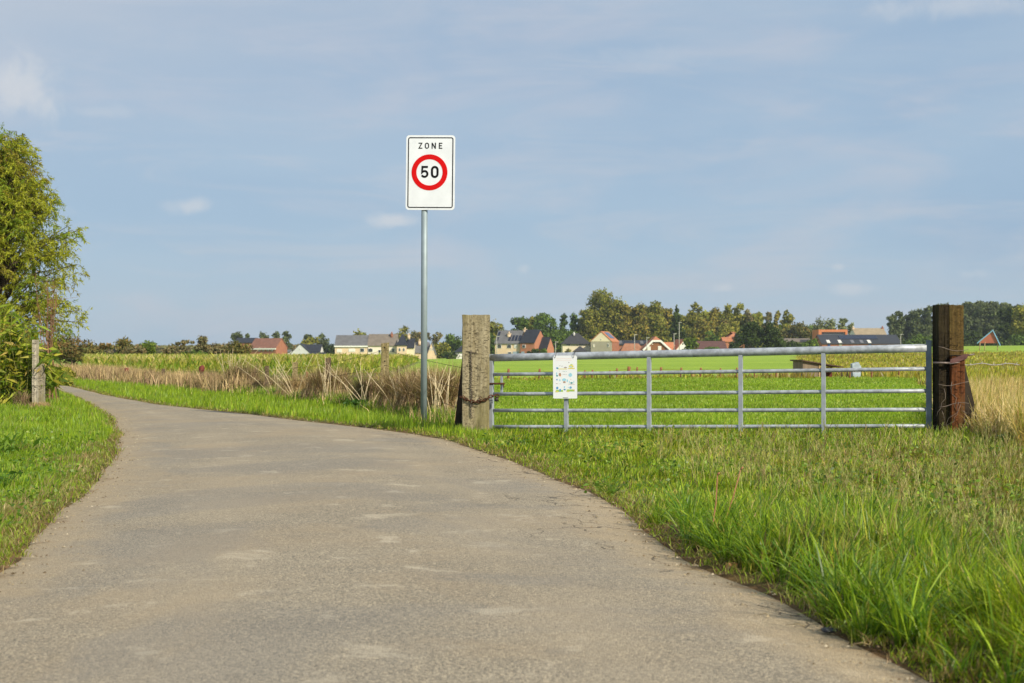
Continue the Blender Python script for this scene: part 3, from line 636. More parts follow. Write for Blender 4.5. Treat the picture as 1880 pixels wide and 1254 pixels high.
o = rough_post(.165, .20, zr(560), 10, nseg=10, amp=.004, z0=zr(652)).build('upper_baulk', upw, rp); o.location = (pxr(1751.5), .01, 0)
m = MB(); bz = zr(664)
m.prism([(pxr(1733), zr(669)), (pxr(1765), zr(659)), (pxr(1769), zr(650)), (pxr(1762), zr(650)), (pxr(1735), zr(660))], -.165, -.15); m.build('hinge_strap', mat('rust_strap', (.15, .075, .07), .8, .4, 20, .3, .3), rp)
for q_, r_ in (([(pxr(1765), -.15, zr(653)), (pxr(1780), -.15, zr(650.5))], .009), ([(pxr(1705), -.12, zr(666)), (pxr(1735), -.155, zr(666.5))], .012), ([(pxr(1733), -.17, zr(668)), (pxr(1752), -.17, zr(665))], .006)): MB().tube(q_, r_, 8).build('hinge_bolt', mat('bolt_grey', (.25, .2, .18), .6, .5, 30, .4, .5), rp)
MB().box(pxr(1735), pxr(1764), -.155, -.147, zr(653.5), zr(652)).build('saw_cut', blackm, rp)
m = MB(); r = np.random.default_rng(3)
for py_ in (640, 704, 743, 792):
    xs_ = np.linspace(pxr(1712), pxr(1768), 9); m.tube([(x_, -.165 - .015 * math.sin(i), zr(py_ + 4 * math.sin(i * .5 + py_) + (x_ * 6 if py_ == 640 else 0))) for i, x_ in enumerate(xs_)], .0028, 4)
for kx in range(7):
    p = Vector((pxr(r.uniform(1718, 1766)), -.17, zr(r.uniform(700, 755)))); q = [p]
    for j in range(6): q.append(q[-1] + Vector((r.normal(0, .035), r.normal(0, .01), -.05 + r.normal(0, .02))))
    m.tube(q, .0025, 4)
m.build('binding_wire', wirem, rp)
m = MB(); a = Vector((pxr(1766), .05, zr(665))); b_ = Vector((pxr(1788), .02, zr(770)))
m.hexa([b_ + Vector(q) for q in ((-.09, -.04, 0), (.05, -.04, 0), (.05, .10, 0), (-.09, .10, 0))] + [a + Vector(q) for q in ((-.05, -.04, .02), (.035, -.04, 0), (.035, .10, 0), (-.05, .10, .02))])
m.build('strut', mat('shaded_strut', (.045, .035, .025), .95, .4, 12), rp)  # strut colour darkened all over to paint in the shade on its front

# barbed wire running right from the dark post
m = MB(); x0, y0 = xR, yR; r = np.random.default_rng(12)
wire_pts = []
for i in range(16):
    px_ = 1775 + i * 7.2; x_ = (px_ - CX) / F * DR; wire_pts.append((x_, DR + .2, EYE + (HY - (669 + 1.6 * math.sin(i * .9))) / F * DR))
m.tube(wire_pts, .005, 5)
for p in wire_pts[2::3]:
    m.tube([(p[0] - .02, p[1], p[2] - .02), (p[0] + .02, p[1] - .01, p[2] + .02)], .003, 4)
wf = empty('wire_fence', (xR + .4, DR + .2, gz(xR + .4, DR)), 0, 'grey barbed wire fence running right from the dark mossy gate post', 'fence')
o = m.build('barbed_wire', mat('grey_wire', (.45, .42, .4), .5, .3, 20, .4, .4), wf); o.matrix_parent_inverse = Matrix.Translation(-Vector(wf.location))
m = MB().tube([(0, 0, -.2), (.02, 0, .95)], [.02, .018], 8); o = m.build('post', mat('thin_stake', (.08, .055, .035), .9, .4, 10), wf); x_, y_ = Pt(1889, DR + .2); o.location = (x_ - wf.location.x, 0, 0)

# ------------------------------------------------------------------ metal gate
A = np.array([(900 - CX) / F * 18.0, 18.0]); B = np.array([(1705 - CX) / F * 16.2, 16.2])
gl = float(np.hypot(*(B - A))); dxy = (B - A) / gl
def t_at(px):
    q = (px - CX) / F; return (q * A[1] - A[0]) / ((B[0] - A[0]) - q * (B[1] - A[1]))
zl = [EYE + (HY - p) / F * 18.0 for p in (657, 687.5, 723.5, 753.5, 783.5, 809)]; zr_ = [EYE + (HY - p) / F * 16.2 for p in (639, 677, 717.5, 752, 782, 805.5)]
gate = empty('field_gate', (A[0], A[1], gz(*A) * 1.0), math.atan2(dxy[1], dxy[0]), 'long galvanised tubular metal field gate with six rails and a poster', 'gate'); g0 = gate.location.z
for i in range(6):
    rad = .047 if i == 0 else .0225
    n_ = 10; m = MB(); P_ = []
    for j in range(n_ + 1):
        t = j / n_; P_.append((.02 + (gl - .04) * t, 0, zl[i] * (1 - t) + zr_[i] * t - g0 - (.004 if i else 0) * math.sin(t * 3.14)))
    m.tube(P_, rad, 16 if i == 0 else 10); m.build('rail', gal, gate)
flat = mat('gate_upright_steel', (.39, .43, .48), .5, .2, 9, .4, .15)
for px_, bot in ((1040, 5), (1192, 5), (1360, 5), (1512, 5)):
    t = t_at(px_); x_ = t * gl; zt = zl[0] * (1 - t) + zr_[0] * t - g0 - .03; zb = zl[5] * (1 - t) + zr_[5] * t - g0 - .04
    MB().box(x_ - .023, x_ + .023, -.034, -.024, zb, zt).box(x_ + .0155, x_ + .0225, -.024, .02, zb, zt).build('upright', flat, gate)
MB().box(-.018, .042, -.03, .03, zl[5] - g0 - .05, zl[0] - g0 + .045).build('end_upright', flat, gate, bevel=.004)
MB().box(gl - .03, gl + .032, -.03, .03, zr_[5] - g0 - .02, zr_[0] - g0 + .09).build('end_upright', mat('grey_blue_steel', (.16, .20, .25), .55, .25, 9, .35, .3), gate, bevel=.004)
x_ = t_at(921) * gl; MB().box(x_ - .012, x_ + .014, -.012, .012, zl[2] - g0, zl[1] - g0).build('latch_bar', flat, gate)
zb = EYE + (HY - 704) / F * 18 - g0; lb = MB().tube([(-.10, -.03, zb - .005), (x_ + .05, -.03, zb)], .012, 8).box(-.03, 0.0, -.045, .02, zb - .06, zb + .03); lb.tube([(x_ + .03, -.03, zb), (x_ + .04, -.03, zb - .05)], .008, 6); lb.build('latch_bolt', rust, gate)

# ------------------------------------------------------------------ poster on the gate
t = t_at(1037); bx = t * gl; zt = zl[0] * (1 - t) + zr_[0] * t
cx_, cy_ = A + dxy * bx; D_ = cy_; s_ = F / D_
po = empty('poster', (cx_, cy_ - .07, EYE + (HY - 692) / F * D_), math.atan2(dxy[1], dxy[0]) * .6, 'white information poster with small coloured drawings tied to the gate rail', 'poster')
pw, ph = 44.5 / s_ / 2, 78.5 / s_ / 2
sheet = MB().prism(rrect(pw, ph, .012), 0, .003).build('panel', mat('poster_white', (.80, .83, .86), .35, .02, 3, .4), po); sheet.rotation_euler = (0, R(-.3), 0)
def q(X, Y): return ((X - 420) / 520 * 2 * pw, (585 - Y) / 880 * 2 * ph)
inks = {'blue': (.12, .32, .62), 'teal': (.05, .30, .33), 'light_blue': (.35, .65, .80), 'yellow': (.70, .62, .15), 'green': (.35, .55, .12), 'orange': (.80, .35, .12), 'grey': (.35, .30, .3), 'black': (.02, .02, .03), 'pale_red': (.85, .62, .58), 'brown': (.45, .3, .22)}
marks = {k_: MB() for k_ in inks}; lay = [0]
def spot(c, X, Y, w_, h_, rnd=True):
    cx, cz = q(X, Y); hw, hh = w_ / 520 * pw, h_ / 880 * ph; lay[0] += 1; y_ = -.0006 - .00002 * lay[0]
    marks[c].prism([(cx + hw * math.cos(a), cz + hh * math.sin(a)) for a in np.linspace(0, 2 * math.pi, 11)[:-1]] if rnd else [(cx - hw, cz - hh), (cx + hw, cz - hh), (cx + hw, cz + hh), (cx - hw, cz + hh)], y_, -.0001)
for Y in (205, 240): spot('pale_red', 400, Y, 330, 6, False)
for X, Y, w_, h_ in ((310, 355, 14, 14), (345, 362, 12, 10), (372, 360, 10, 12), (505, 285, 16, 18), (300, 465, 10, 10), (375, 655, 10, 12)): spot('black', X, Y, w_, h_)
spot('blue', 250, 400, 55, 30); spot('teal', 262, 412, 40, 20); spot('yellow', 370, 420, 190, 16, False); spot('yellow', 560, 410, 140, 22, False); spot('yellow', 555, 365, 110, 60); spot('green', 560, 325, 60, 14); spot('light_blue', 545, 375, 50, 24)
spot('grey', 430, 390, 70, 26); spot('teal', 248, 560, 44, 32); spot('light_blue', 240, 515, 24, 60); spot('brown', 310, 535, 55, 70); spot('orange', 320, 560, 28, 24); spot('light_blue', 535, 545, 85, 72); spot('light_blue', 540, 515, 40, 30)
for X in (380, 410, 445): spot('teal', X, 470, 18, 8); spot('grey', X, 530, 20, 10)
spot('blue', 245, 638, 30, 36); spot('light_blue', 308, 650, 30, 50); spot('light_blue', 310, 720, 22, 14); spot('grey', 245, 722, 60, 8); spot('light_blue', 400, 640, 90, 60); spot('brown', 405, 690, 60, 40); spot('light_blue', 470, 660, 30, 60); spot('orange', 545, 630, 18, 14); spot('light_blue', 515, 690, 14, 60); spot('teal', 560, 706, 55, 34); spot('light_blue', 612, 685, 16, 50); spot('brown', 560, 733, 130, 6, False)
spot('green', 300, 868, 150, 40, False); spot('green', 540, 860, 170, 40, False); spot('yellow', 240, 885, 60, 24, False); spot('yellow', 480, 880, 60, 22, False); spot('blue', 250, 810, 50, 56); spot('blue', 312, 855, 44, 60); spot('blue', 410, 840, 50, 30); spot('light_blue', 410, 790, 34, 40); spot('teal', 412, 850, 34, 18); spot('blue', 540, 800, 50, 50); spot('light_blue', 510, 800, 60, 14); spot('orange', 605, 852, 26, 22)
spot('black', 425, 1008, 110, 8, False)
for k_, mb in marks.items(): mb.build('printed_' + k_, mat('ink_' + k_, inks[k_], .5, .1, 9), sheet)
for X in (215, 612):
    cx, cz = q(X, 175); MB().tube([(cx - .008, -.004, cz - .012), (cx + .012, -.03, cz + .045), (cx + .01, .05, cz + .075), (cx, .12, cz + .03)], .003, 5).build('tie', darkw, po)

# ------------------------------------------------------------------ roadside fence posts
pm = wood_mat('fence_timber', (.44, .36, .19), (.27, .21, .10), (.16, .16, .05), 4.0); pmd = wood_mat('fence_timber_dark', (.25, .18, .11), (.14, .10, .065), (.12, .1, .06), 4.0)
x0f, y0f = Pt(707, 26.0)
rf = empty('roadside_fence', (x0f, y0f, gz(x0f, y0f)), 0, 'old wooden post and wire fence among dead weeds along the lane', 'fence'); base = Vector(rf.location)
fp = [(707, 26, 630, .14, pm), (602, 29.2, 657, .11, pmd), (542, 31.6, 665, .11, pm), (490, 34.2, 672, .09, pmd)]
tops = [(xL, yL, zL + .80)]
for px_, D, top, w_, m_ in fp:
    x_, y_ = Pt(px_, D); z_ = gz(x_, y_); h = EYE + (HY - top) / F * D - z_
    o = rough_post(w_, w_ * .9, h, int(px_), nseg=14, amp=.004, ns=4, top=.15).build('post', m_, rf); o.location = Vector((x_, y_, z_)) - base; tops.append((x_, y_, z_ + h - .12))
    if px_ == 707:
        for py_ in (638, 663, 690, 716): MB().tube([(0, -.066, EYE + (HY - py_) / F * D - z_), (0.004, -.075, EYE + (HY - py_) / F * D - z_)], .012, 8).build('bolt_hole', blackm, o)
for px_, D, top in ((440, 36.6, 676), (370, 41, 674), (300, 45, 677), (232, 50, 678), (180, 58, 682)):
    x_, y_ = Pt(px_, D); z_ = gz(x_, y_); h = EYE + (HY - top) / F * D - z_
    o = rough_post(.10, .09, h, int(px_), nseg=8, amp=.003, ns=3).build('post', pmd, rf); o.location = Vector((x_, y_, z_)) - base; tops.append((x_, y_, z_ + h - .1))
    if px_ in (370, 232): MB().tube([(-.02, 0, h - .17), (0, 0, h - .08), (.02, 0, h + .02), (.01, 0, h + .05)], [.05, .085, .075, .03], 9).build('red_cap', mat('faded_red', (.22, .055, .04), .8, .4, 12), o)
for lv in (0, .28, .55):
    m = MB(); pts_ = []
    for a, b in zip(tops, tops[1:]):
        for j in range(4):
            t = j / 4; z_ = a[2] * (1 - t) + b[2] * t - .02 * math.sin(t * 3.14); pts_.append(Vector((a[0] * (1 - t) + b[0] * t, a[1] * (1 - t) + b[1] * t - .06, z_ - lv)) - base)
    m.tube(pts_, .003, 4); m.build('wire', darkw, rf)

# back fence at the far side of the pasture
rd = mat('reddish_post', (.30, .13, .065), .9, .3, 8); xb, yb = Pt(1154, 55)
bf = empty('back_fence', (xb, yb, gz(xb, yb)), 0, 'thin reddish post and wire fence across the far side of the pasture', 'fence'); bb = Vector(bf.location); last = []
for px_, top, w_ in ((563, 683, .08), (635, 684, .08), (700, 682, .07), (760, 682, .07), (812, 680, .07), (933, 677, .10), (990, 677, .09), (1073, 680, .07), (1087, 679, .07), (1119, 680, .06), (1132, 676, .07), (1154, 673, .13), (1169, 674, .07), (1213, 674, .09), (1250, 675, .08), (1270, 680, .05), (1286, 675, .08), (1322, 676, .07), (1352, 675, .07), (1385, 678, .06), (1425, 680, .06), (1560, 680, .06), (1600, 681, .06), (1650, 678, .06)):
    x_, y_ = Pt(px_, 55 - .002 * (px_ - 1100)); z_ = gz(x_, y_); h = EYE + (HY - top) / F * y_ - z_
    o = MB().tube([(0, 0, -.2), (0, 0, h * .5), (.02, 0, h)], [w_ / 2] * 3, 7).build('post', rd, bf); o.location = Vector((x_, y_, z_)) - bb; last.append(Vector((x_, y_, z_ + h * .8)) - bb)
for lv in (0, .3):
    MB().tube([p - Vector((0, .05, lv)) for p in last], .006, 4).build('wire', rd, bf)

# shed in the meadow
xs0, ys0 = Pt(1474, 57.5); zs0 = gz(xs0, ys0); sc = F / 57.5
def shx(px): return (px - 1474) / sc
def shz(py): return EYE + (HY - py) / sc - zs0
plank = mat('grey_planks', (.26, .20, .14), .9, .35, 1.2, stretch=(9, 9, .6))
sh = empty('field_shed', (xs0, ys0, zs0), R(8), 'low weathered plank shelter with a sloping brown roof in the meadow', 'shed')
MB().prism([(0, -.1), (shx(1504), -.1), (shx(1504), shz(669)), (0, shz(662.5))], 0, 1.2).build('plank_wall', plank, sh)
MB().prism([(-.08, shz(662.5)), (shx(1550), shz(675)), (shx(1550), shz(673)), (-.08, shz(660.5))], -.12, 1.35).build('roof', mat('brown_sheet_roof', (.10, .06, .045), .8, .3, 4), sh)
MB().box(shx(1506), shx(1543), .75, .8, -.1, shz(675)).build('back_wall', mat('red_brown_panel', (.16, .045, .03), .9, .4, 5), sh)
MB().box(shx(1504), shx(1507), -.03, .03, -.1, shz(670)).build('corner_post', mat('tan_wood', (.45, .32, .16), .9, .3, 5), sh)
for i, px_ in enumerate((1544, 1549, 1553, 1559, 1564)):
    MB().tube([(shx(px_), .1, -.1), (shx(px_ + (3 if i % 2 else -3)), .15, shz(676))], .022, 6).build('slat', mat('tan_wood', (.45, .32, .16)), sh)
x_, y_ = Pt(1574, 57.2); z_ = gz(x_, y_)
ts = MB(); ts.prism([(-.17, -.05), (.12, -.05), (.16, .42), (.05, .62), (-.2, .55)], 0, .35)
tag(ts.build('tarpaulin', mat('pale_blue_sheet', (.55, .66, .75), .5, .45, 3), loc=(x_, y_, z_)), 'crumpled pale blue and white sheet standing right of the plank shelter', 'sheet')

# ------------------------------------------------------------------ houses
def slabmat(n_, c, **k_): return mat(n_, c, **k_)
BRICK_TAN = mat('tan_brick', (.72, .55, .38), .9, .12, .9); BRICK_PINK = mat('pale_brick', (.80, .70, .60), .9, .12, .9); BRICK_RED = mat('red_brick', (.36, .15, .09), .9, .18, 1.2); BRICK_OR = mat('orange_brick', (.44, .185, .11), .9, .14, 1.2)
BRICK_BR = mat('brown_brick', (.26, .115, .055), .9, .15, 1.5); RENDER_W = mat('white_render', (.78, .77, .73), .8, .05, .6); CREAM = mat('cream_render', (.74, .66, .48), .85, .06, .6); GREYR = mat('grey_render', (.38, .35, .28), .9, .1, .6); GREYW = mat('grey_white_render', (.56, .58, .60), .85, .08, .6)
SLATE = mat('slate_roof', (.030, .034, .045), .65, .3, 1.2); GREYT = mat('grey_tiles', (.16, .16, .165), .85, .25, .8); BRT = mat('brown_grey_tiles', (.22, .185, .15), .9, .25, .8); REDT = mat('red_brown_tiles', (.26, .125, .09), .85, .2, 1.0); ORT = mat('orange_tiles', (.52, .21, .105), .85, .18, 1.0); TANT = mat('tan_tiles', (.36, .29, .19), .9, .2, .8); DBR = mat('dark_brown_tiles', (.13, .065, .055), .85, .2, 1.0)
BLKS = mat('black_sheet', (.045, .048, .055), .5, .15, .8); SOLAR = mat('solar_glass', (.012, .016, .035), .25, .1, 2, .5); GLASS = mat('window_glass', (.05, .055, .06), .15, .2, 2, .5); TRIM = mat('white_trim', (.8, .8, .78), .6, .04, 2); BLUE = mat('blue_paint', (.05, .09, .25), .5, .2, 1); SHUT = mat('white_shutter', (.72, .70, .66), .6, .05, 2); PBLUE = mat('pale_blue_door', (.32, .40, .48), .6, .1, 1)
HD = 420.0
class House:
    def __init__(s, name, label, cat, px0, D=HD, yaw=0.0, base=None, group=None):
        s.D = D; s.sc = F / D; s.px0 = px0; s.cy = math.cos(R(yaw)); x, y = Pt(px0, D); z = gz(x, y); s.z0 = z
        s.o = empty(name, (x, y, z), R(yaw), label, cat, group)
    def X(s, px): return (px - s.px0) / s.sc / s.cy
    def Z(s, py): return EYE + (HY - py) / s.sc - s.z0
    def side(s, px0, px1, eave, ridge, depth, wall, roof, y=0.0, hip=0.0, oh=.35, trim=None):
        """ridge runs left-right"""
        x0, x1, ze, zr = s.X(px0), s.X(px1), s.Z(eave), s.Z(ridge); w_ = MB(); ym = y + depth / 2
        if hip == 0: w_.add([(x0, y, -2), (x0, y + depth, -2), (x0, y + depth, ze), (x0, ym, zr - .12), (x0, y, ze)] + [(x1, y, -2), (x1, y + depth, -2), (x1, y + depth, ze), (x1, ym, zr - .12), (x1, y, ze)], [(0, 1, 2, 3, 4), (9, 8, 7, 6, 5), (0, 4, 9, 5), (1, 6, 7, 2), (4, 3, 8, 9), (3, 2, 7, 8), (0, 5, 6, 1)])
        else: w_.box(x0, x1, y, y + depth, -2, ze)
        w_.build('wall', wall, s.o)
        sl = (zr - ze) / (depth / 2); zo = ze - sl * oh; r_ = MB(); h = hip; a, b = x0 - oh * .5, x1 + oh * .5; t_ = .18
        P_ = [(a, y - oh, zo), (b, y - oh, zo), (b, y + depth + oh, zo), (a, y + depth + oh, zo), (a + h, ym, zr), (b - h, ym, zr)]
        top = [(p[0], p[1], p[2] + t_) for p in P_]
        r_.add(P_ + top, [(0, 1, 5, 4), (2, 3, 4, 5), (1, 2, 5), (3, 0, 4), (6, 10, 11, 7), (8, 11, 10, 9), (7, 11, 8), (9, 10, 6), (0, 6, 7, 1), (1, 7, 8, 2), (2, 8, 9, 3), (3, 9, 6, 0)] if hip else
               [(0, 1, 5, 4), (2, 3, 4, 5), (6, 10, 11, 7), (8, 11, 10, 9), (0, 6, 7, 1), (2, 8, 9, 3), (1, 7, 11, 5), (5, 11, 8, 2), (0, 4, 10, 6), (4, 3, 9, 10)])
        s.roof = r_.build('roof', roof, s.o); s.sl = (x0, x1, y, ze, ym, zr, t_)
        if trim: MB().box(a, b, y - oh - .1, y - oh + .12, zo - .28, zo + .10).build('gutter', trim, s.o)
        return s
    def front(s, px0, px1, eave, ridge, depth, wall, roof, y=0.0, oh=.3, barge=None, peak=None, cut=0.0):
        """gable faces the camera; peak = px of the ridge"""
        x0, x1, ze, zr = s.X(px0), s.X(px1), s.Z(eave), s.Z(ridge); xm = (x0 + x1) / 2 if peak is None else s.X(peak)
        k_ = cut; pl_ = [(x0, -2), (x1, -2), (x1, ze)] + ([(xm + (x1 - xm) * k_, ze + (zr - ze) * (1 - k_)), (xm - (xm - x0) * k_, ze + (zr - ze) * (1 - k_))] if k_ else [(xm, zr)]) + [(x0, ze)]
        MB().prism(pl_, y, y + depth).build('wall', wall, s.o)
        t_ = .2; r_ = MB(); top = [(x0 - oh, ze - oh * (zr - ze) / (xm - x0)), (xm, zr + .02), (x1 + oh, ze - oh * (zr - ze) / (x1 - xm))]
        if k_:
            top = [top[0], (xm - (xm - x0) * k_, ze + (zr - ze) * (1 - k_) + .02), (xm + (x1 - xm) * k_, ze + (zr - ze) * (1 - k_) + .02), top[-1]]
        r_.prism(top + [(p[0], p[1] + t_) for p in top[::-1]], y - oh, y + depth + oh)
        if k_:
            a, b = top[1], top[2]; r_.add([(a[0], y - oh, a[1] + t_), (b[0], y - oh, b[1] + t_), (b[0], y + depth, b[1] + t_), (a[0], y + depth, a[1] + t_), (xm, y + 2.2, zr + t_), (xm, y + depth, zr + t_)], [(0, 1, 4), (1, 2, 5, 4), (3, 0, 4, 5), (2, 3, 5)])
        s.roof = r_.build('roof', roof, s.o)
        if barge:
            bm_ = MB(); pp = [(p[0], p[1] - .12) for p in top]
            bm_.stroke([(p[0], p[1]) for p in pp], .5, y - oh - .12, y - oh - .004); bm_.build('bargeboard', barge, s.o)
        return s
    def win(s, px, py, w_, h_, glass=GLASS, frame=TRIM, y=0.0):
        x, z, hw, hh = s.X(px), s.Z(py), w_ / s.sc / s.cy / 2, h_ / s.sc / 2
        f = MB().box(x - hw, x + hw, y - .10, y - .002, z - hh, z + hh).build('window', frame, s.o)
        MB().box(x - hw + .09, x + hw - .09, y - .13, y - .102, z - hh + .09, z + hh - .09).build('pane', glass, f); return s
    def door(s, px, py, w_, h_, m_, y=0.0):
        x, z, hw, hh = s.X(px), s.Z(py), w_ / s.sc / s.cy / 2, h_ / s.sc / 2
        MB().box(x - hw, x + hw, y - .08, y - .002, z - hh, z + hh).build('door', m_, s.o); return s
    def chim(s, px, top, w_, h_, m_, y=3.5):
        x, z, hw = s.X(px), s.Z(top), w_ / s.sc / 2
        MB().box(x - hw, x + hw, y - .5, y + .5, z - h_ / s.sc, z).box(x - hw - .08, x + hw + .08, y - .58, y + .58, z, z + .15).tube([(x, y, z + .1), (x, y, z + .6)], .16, 8).build('chimney', m_, s.roof); return s
    def panel(s, px0, px1, t0, t1, m_=SOLAR):
        x0, x1, y, ze, ym, zr, t_ = s.sl; a, b = s.X(px0), s.X(px1)
        def q(x, t, o_): return (x, y + (ym - y) * t, ze + (zr - ze) * t + t_ + o_)
        MB().hexa([q(a, t0, .03), q(b, t0, .03), q(b, t1, .03), q(a, t1, .03), q(a, t0, .14), q(b, t0, .14), q(b, t1, .14), q(a, t1, .14)]).build('roof_panel', m_, s.roof); return s

h = House('brick_barn', 'red brick farm building with red brown tiled roof, leftmost of the village', 'barn', 459, yaw=-28)
h.side(459, 511, 638, 622, 5.5, BRICK_RED, REDT, trim=TRIM); [h.win(p, 643, 4, 3) for p in (478, 486, 495, 503)]
h = House('farm_roof_house', 'low house with a near black roof behind the red brick barn', 'house', 432, D=450); h.side(432, 468, 629, 621, 8, BRICK_RED, SLATE)
h = House('white_house', 'pale grey gabled house with dark slate roof and white wing', 'house', 533)
h.front(533, 571, 650, 632, 9, GREYW, SLATE, peak=551, oh=.15).win(550, 641, 2, 3).win(543, 652, 2, 4).door(568, 652, 4, 5, PBLUE)
h.side(552, 585, 646, 633, 9, RENDER_W, SLATE, y=2.5).side(571, 597, 650, 648, 4, RENDER_W, SLATE, y=-1.0); h.win(578, 653, 3, 3, y=-1.0).win(590, 653, 3, 3, y=-1.0)
h = House('garden_wall_house', 'small white outbuilding left of the pale grey gabled house', 'outbuilding', 525, D=430); h.side(525, 533, 646, 643, 3, RENDER_W, GREYT)
h = House('row_house', 'tan brick house with grey roof and white gutter, left end of the long row', 'house', 615)
h.side(615, 674.5, 634, 616, 9, BRICK_TAN, GREYT, trim=TRIM)
for p, q_, w_, h_ in ((623, 644, 9, 6), (646, 643, 12, 6), (665, 643, 8, 7), (623, 657, 8, 5), (634, 657, 7, 6), (648, 657, 11, 6), (665, 657, 11, 7)): h.win(p, q_, w_, h_, SHUT if w_ > 8 else GLASS)
h = House('row_house', 'pale pinkish house with brown grey roof in the middle of the row', 'house', 675.5)
h.side(675.5, 728, 634, 614, 9, BRICK_PINK, BRT); [h.win(p, 643, 5, 7) for p in (678, 682, 722)]; h.win(689, 654, 3, 8).win(678, 657, 8, 6, SHUT).win(697, 645, 5, 6).chim(717.5, 612.5, 4, 8, BRICK_RED)
h = House('tower_house', 'tan brick house with steep pointed dark gable at the right of the row', 'house', 728.5, D=417)
h.side(728.5, 746, 633, 614, 8, BRICK_TAN, SLATE, hip=1.38).side(746, 759, 638, 622, 8, CREAM, SLATE, y=1.5); h.win(734, 642, 4, 6).win(741.5, 642, 4, 6).win(738, 655, 10, 5, BLUE).chim(749, 615, 5, 8, BRICK_TAN)
h = House('gabled_house', 'small tan brick house with pointed gable seen right of the sign pole', 'house', 760, D=422)
h.side(760, 786, 647, 629, 7, BRICK_TAN, GREYT, y=1.0).chim(769, 626, 5, 8, BRICK_TAN); h.front(785, 799, 650, 630, 7, BRICK_TAN, GREYT, oh=.12).win(790, 641, 2, 5).win(794, 641, 2, 5).door(759.5, 654, 5, 7, BLUE, y=1.0)
h = House('white_cottage', 'white cottage with dark hipped roof behind the pale gate post', 'house', 836, D=400)
h.side(836, 872, 645, 629, 9, RENDER_W, SLATE, hip=3.2, oh=.5); h.win(848, 653, 7, 3, SHUT).win(842, 649, 3, 3)
h = House('semi_detached_house', 'tan brick house half with grey roof and solar panels joined to the red half', 'house', 909, D=380, yaw=-14)
h.side(909, 954.5, 630, 607.5, 8, BRICK_TAN, GREYT, oh=.3)
for p in (917, 935, 947): h.win(p, 636, 8 if p < 940 else 6, 7, SHUT if p == 947 else GLASS)
h.win(936, 648, 7, 4).door(947, 648, 11, 5, PBLUE).chim(957, 605, 6, 7, BRICK_TAN, y=4.2).chim(931, 613, 6, 9, BRICK_TAN, y=2.2)
for p in (932, 938, 944, 950): h.panel(p, p + 4, .12, .55)
h.panel(910, 913.5, .1, .85)
h = House('semi_detached_house', 'red brick house half with black roof next to the tan half', 'house', 955.3, D=377.4, yaw=-26)
h.side(955.3, 981, 629, 606, 7.5, BRICK_OR, SLATE, oh=.2).win(962, 636, 6, 6).door(960, 648, 6, 5, PBLUE)
h = House('brick_annex', 'small orange brick annex with steep gable right of the red house half', 'annex', 988, D=378, yaw=-26)
h.side(988, 1004, 640, 620, 4.5, BRICK_OR, SLATE, oh=.2); 
h = House('hip_roof_house', 'cream house under a big charcoal pyramid roof', 'house', 1033, D=400)
h.side(1033, 1083, 630, 612, 11, CREAM, mat('charcoal_tiles', (.055, .055, .058), .8, .2, 1), hip=3.4, oh=.6); h.win(1043, 633, 8, 4).win(1067, 632, 10, 4).chim(1055, 613, 3, 3, RENDER_W, y=4)
h.side(1053, 1075, 645, 637, 5, GREYR, MATS['charcoal_tiles'], y=-5.4, hip=1.7, oh=.4)
h = House('cream_gable_house', 'cream and grey gabled house with orange roof and red brick side', 'house', 1084.5, D=395, yaw=-17)
h.front(1084.5, 1122, 627, 609.5, 9, GREYR, ORT, oh=.15).win(1090, 635, 3, 5, CREAM).win(1116, 634, 3, 6)
ze, xm = h.Z(627), h.X(1103.2); MB().prism([(h.X(1084.5) + .1, ze), (h.X(1122) - .1, ze), (xm, h.Z(610.3))], -.06, -.003).build('gable_render', CREAM, h.o); h.win(1103.5, 623, 1.6, 3, y=-.06)
MB().box(h.X(1122) + .003, h.X(1122) + .10, .4, 9, -2, ze - .2).build('brick_side', BRICK_RED, h.o)
x1_, xmm = h.X(1122), h.X(1103.2); za, zb_ = h.Z(627) + .2, h.Z(609.5) + .2
def qq(t, y, o_): return (x1_ + (xmm - x1_) * t, y, za + (zb_ - za) * t + o_)
MB().hexa([qq(.25, 2, .04), qq(.25, 7, .04), qq(.85, 7, .04), qq(.85, 2, .04), qq(.25, 2, .15), qq(.25, 7, .15), qq(.85, 7, .15), qq(.85, 2, .15)]).build('roof_panel', mat('blue_solar', (.09, .12, .22), .3, .1, 2, .5), h.roof)
h = House('low_outbuilding', 'low red brown roofed building left of the gambrel bungalow', 'outbuilding', 1140, D=400); h.side(1140, 1183, 645, 631.5, 7, BRICK_TAN, mat('rust_tiles', (.38, .18, .10), .85, .2, 1), hip=1.5)
h = House('flat_barn', 'long dark roofed barn behind the low red brown roof', 'barn', 1130, D=440); h.side(1130, 1190, 633, 625.5, 9, BRICK_RED, SLATE); h.panel(1137, 1143, .1, .8, GREYT).panel(1176, 1182, .1, .8, GREYT)
h = House('gambrel_bungalow', 'brown brick bungalow with orange roof and white trimmed clipped gable', 'house', 1183, D=385)
h.front(1183, 1229, 640, 618.5, 10, BRICK_BR, ORT, peak=1205, barge=TRIM, cut=.32, oh=.35).win(1191.5, 640, 6, 8, SHUT).win(1211, 639.5, 6, 8, SHUT).win(1198, 632, 1.5, 2)
h = House('white_gable_house', 'white gabled wall with orange roof right of the bungalow', 'house', 1239, D=388, yaw=8); h.front(1239, 1275, 645, 624, 9, RENDER_W, ORT, oh=.2).side(1226, 1246, 643, 629, 6, BRICK_RED, ORT, y=3)
h = House('brown_roof_barn', 'long barn with dull purple brown roof behind green bushes', 'barn', 1281, D=395); h.side(1281, 1334, 641, 627, 9, BRICK_BR, DBR)
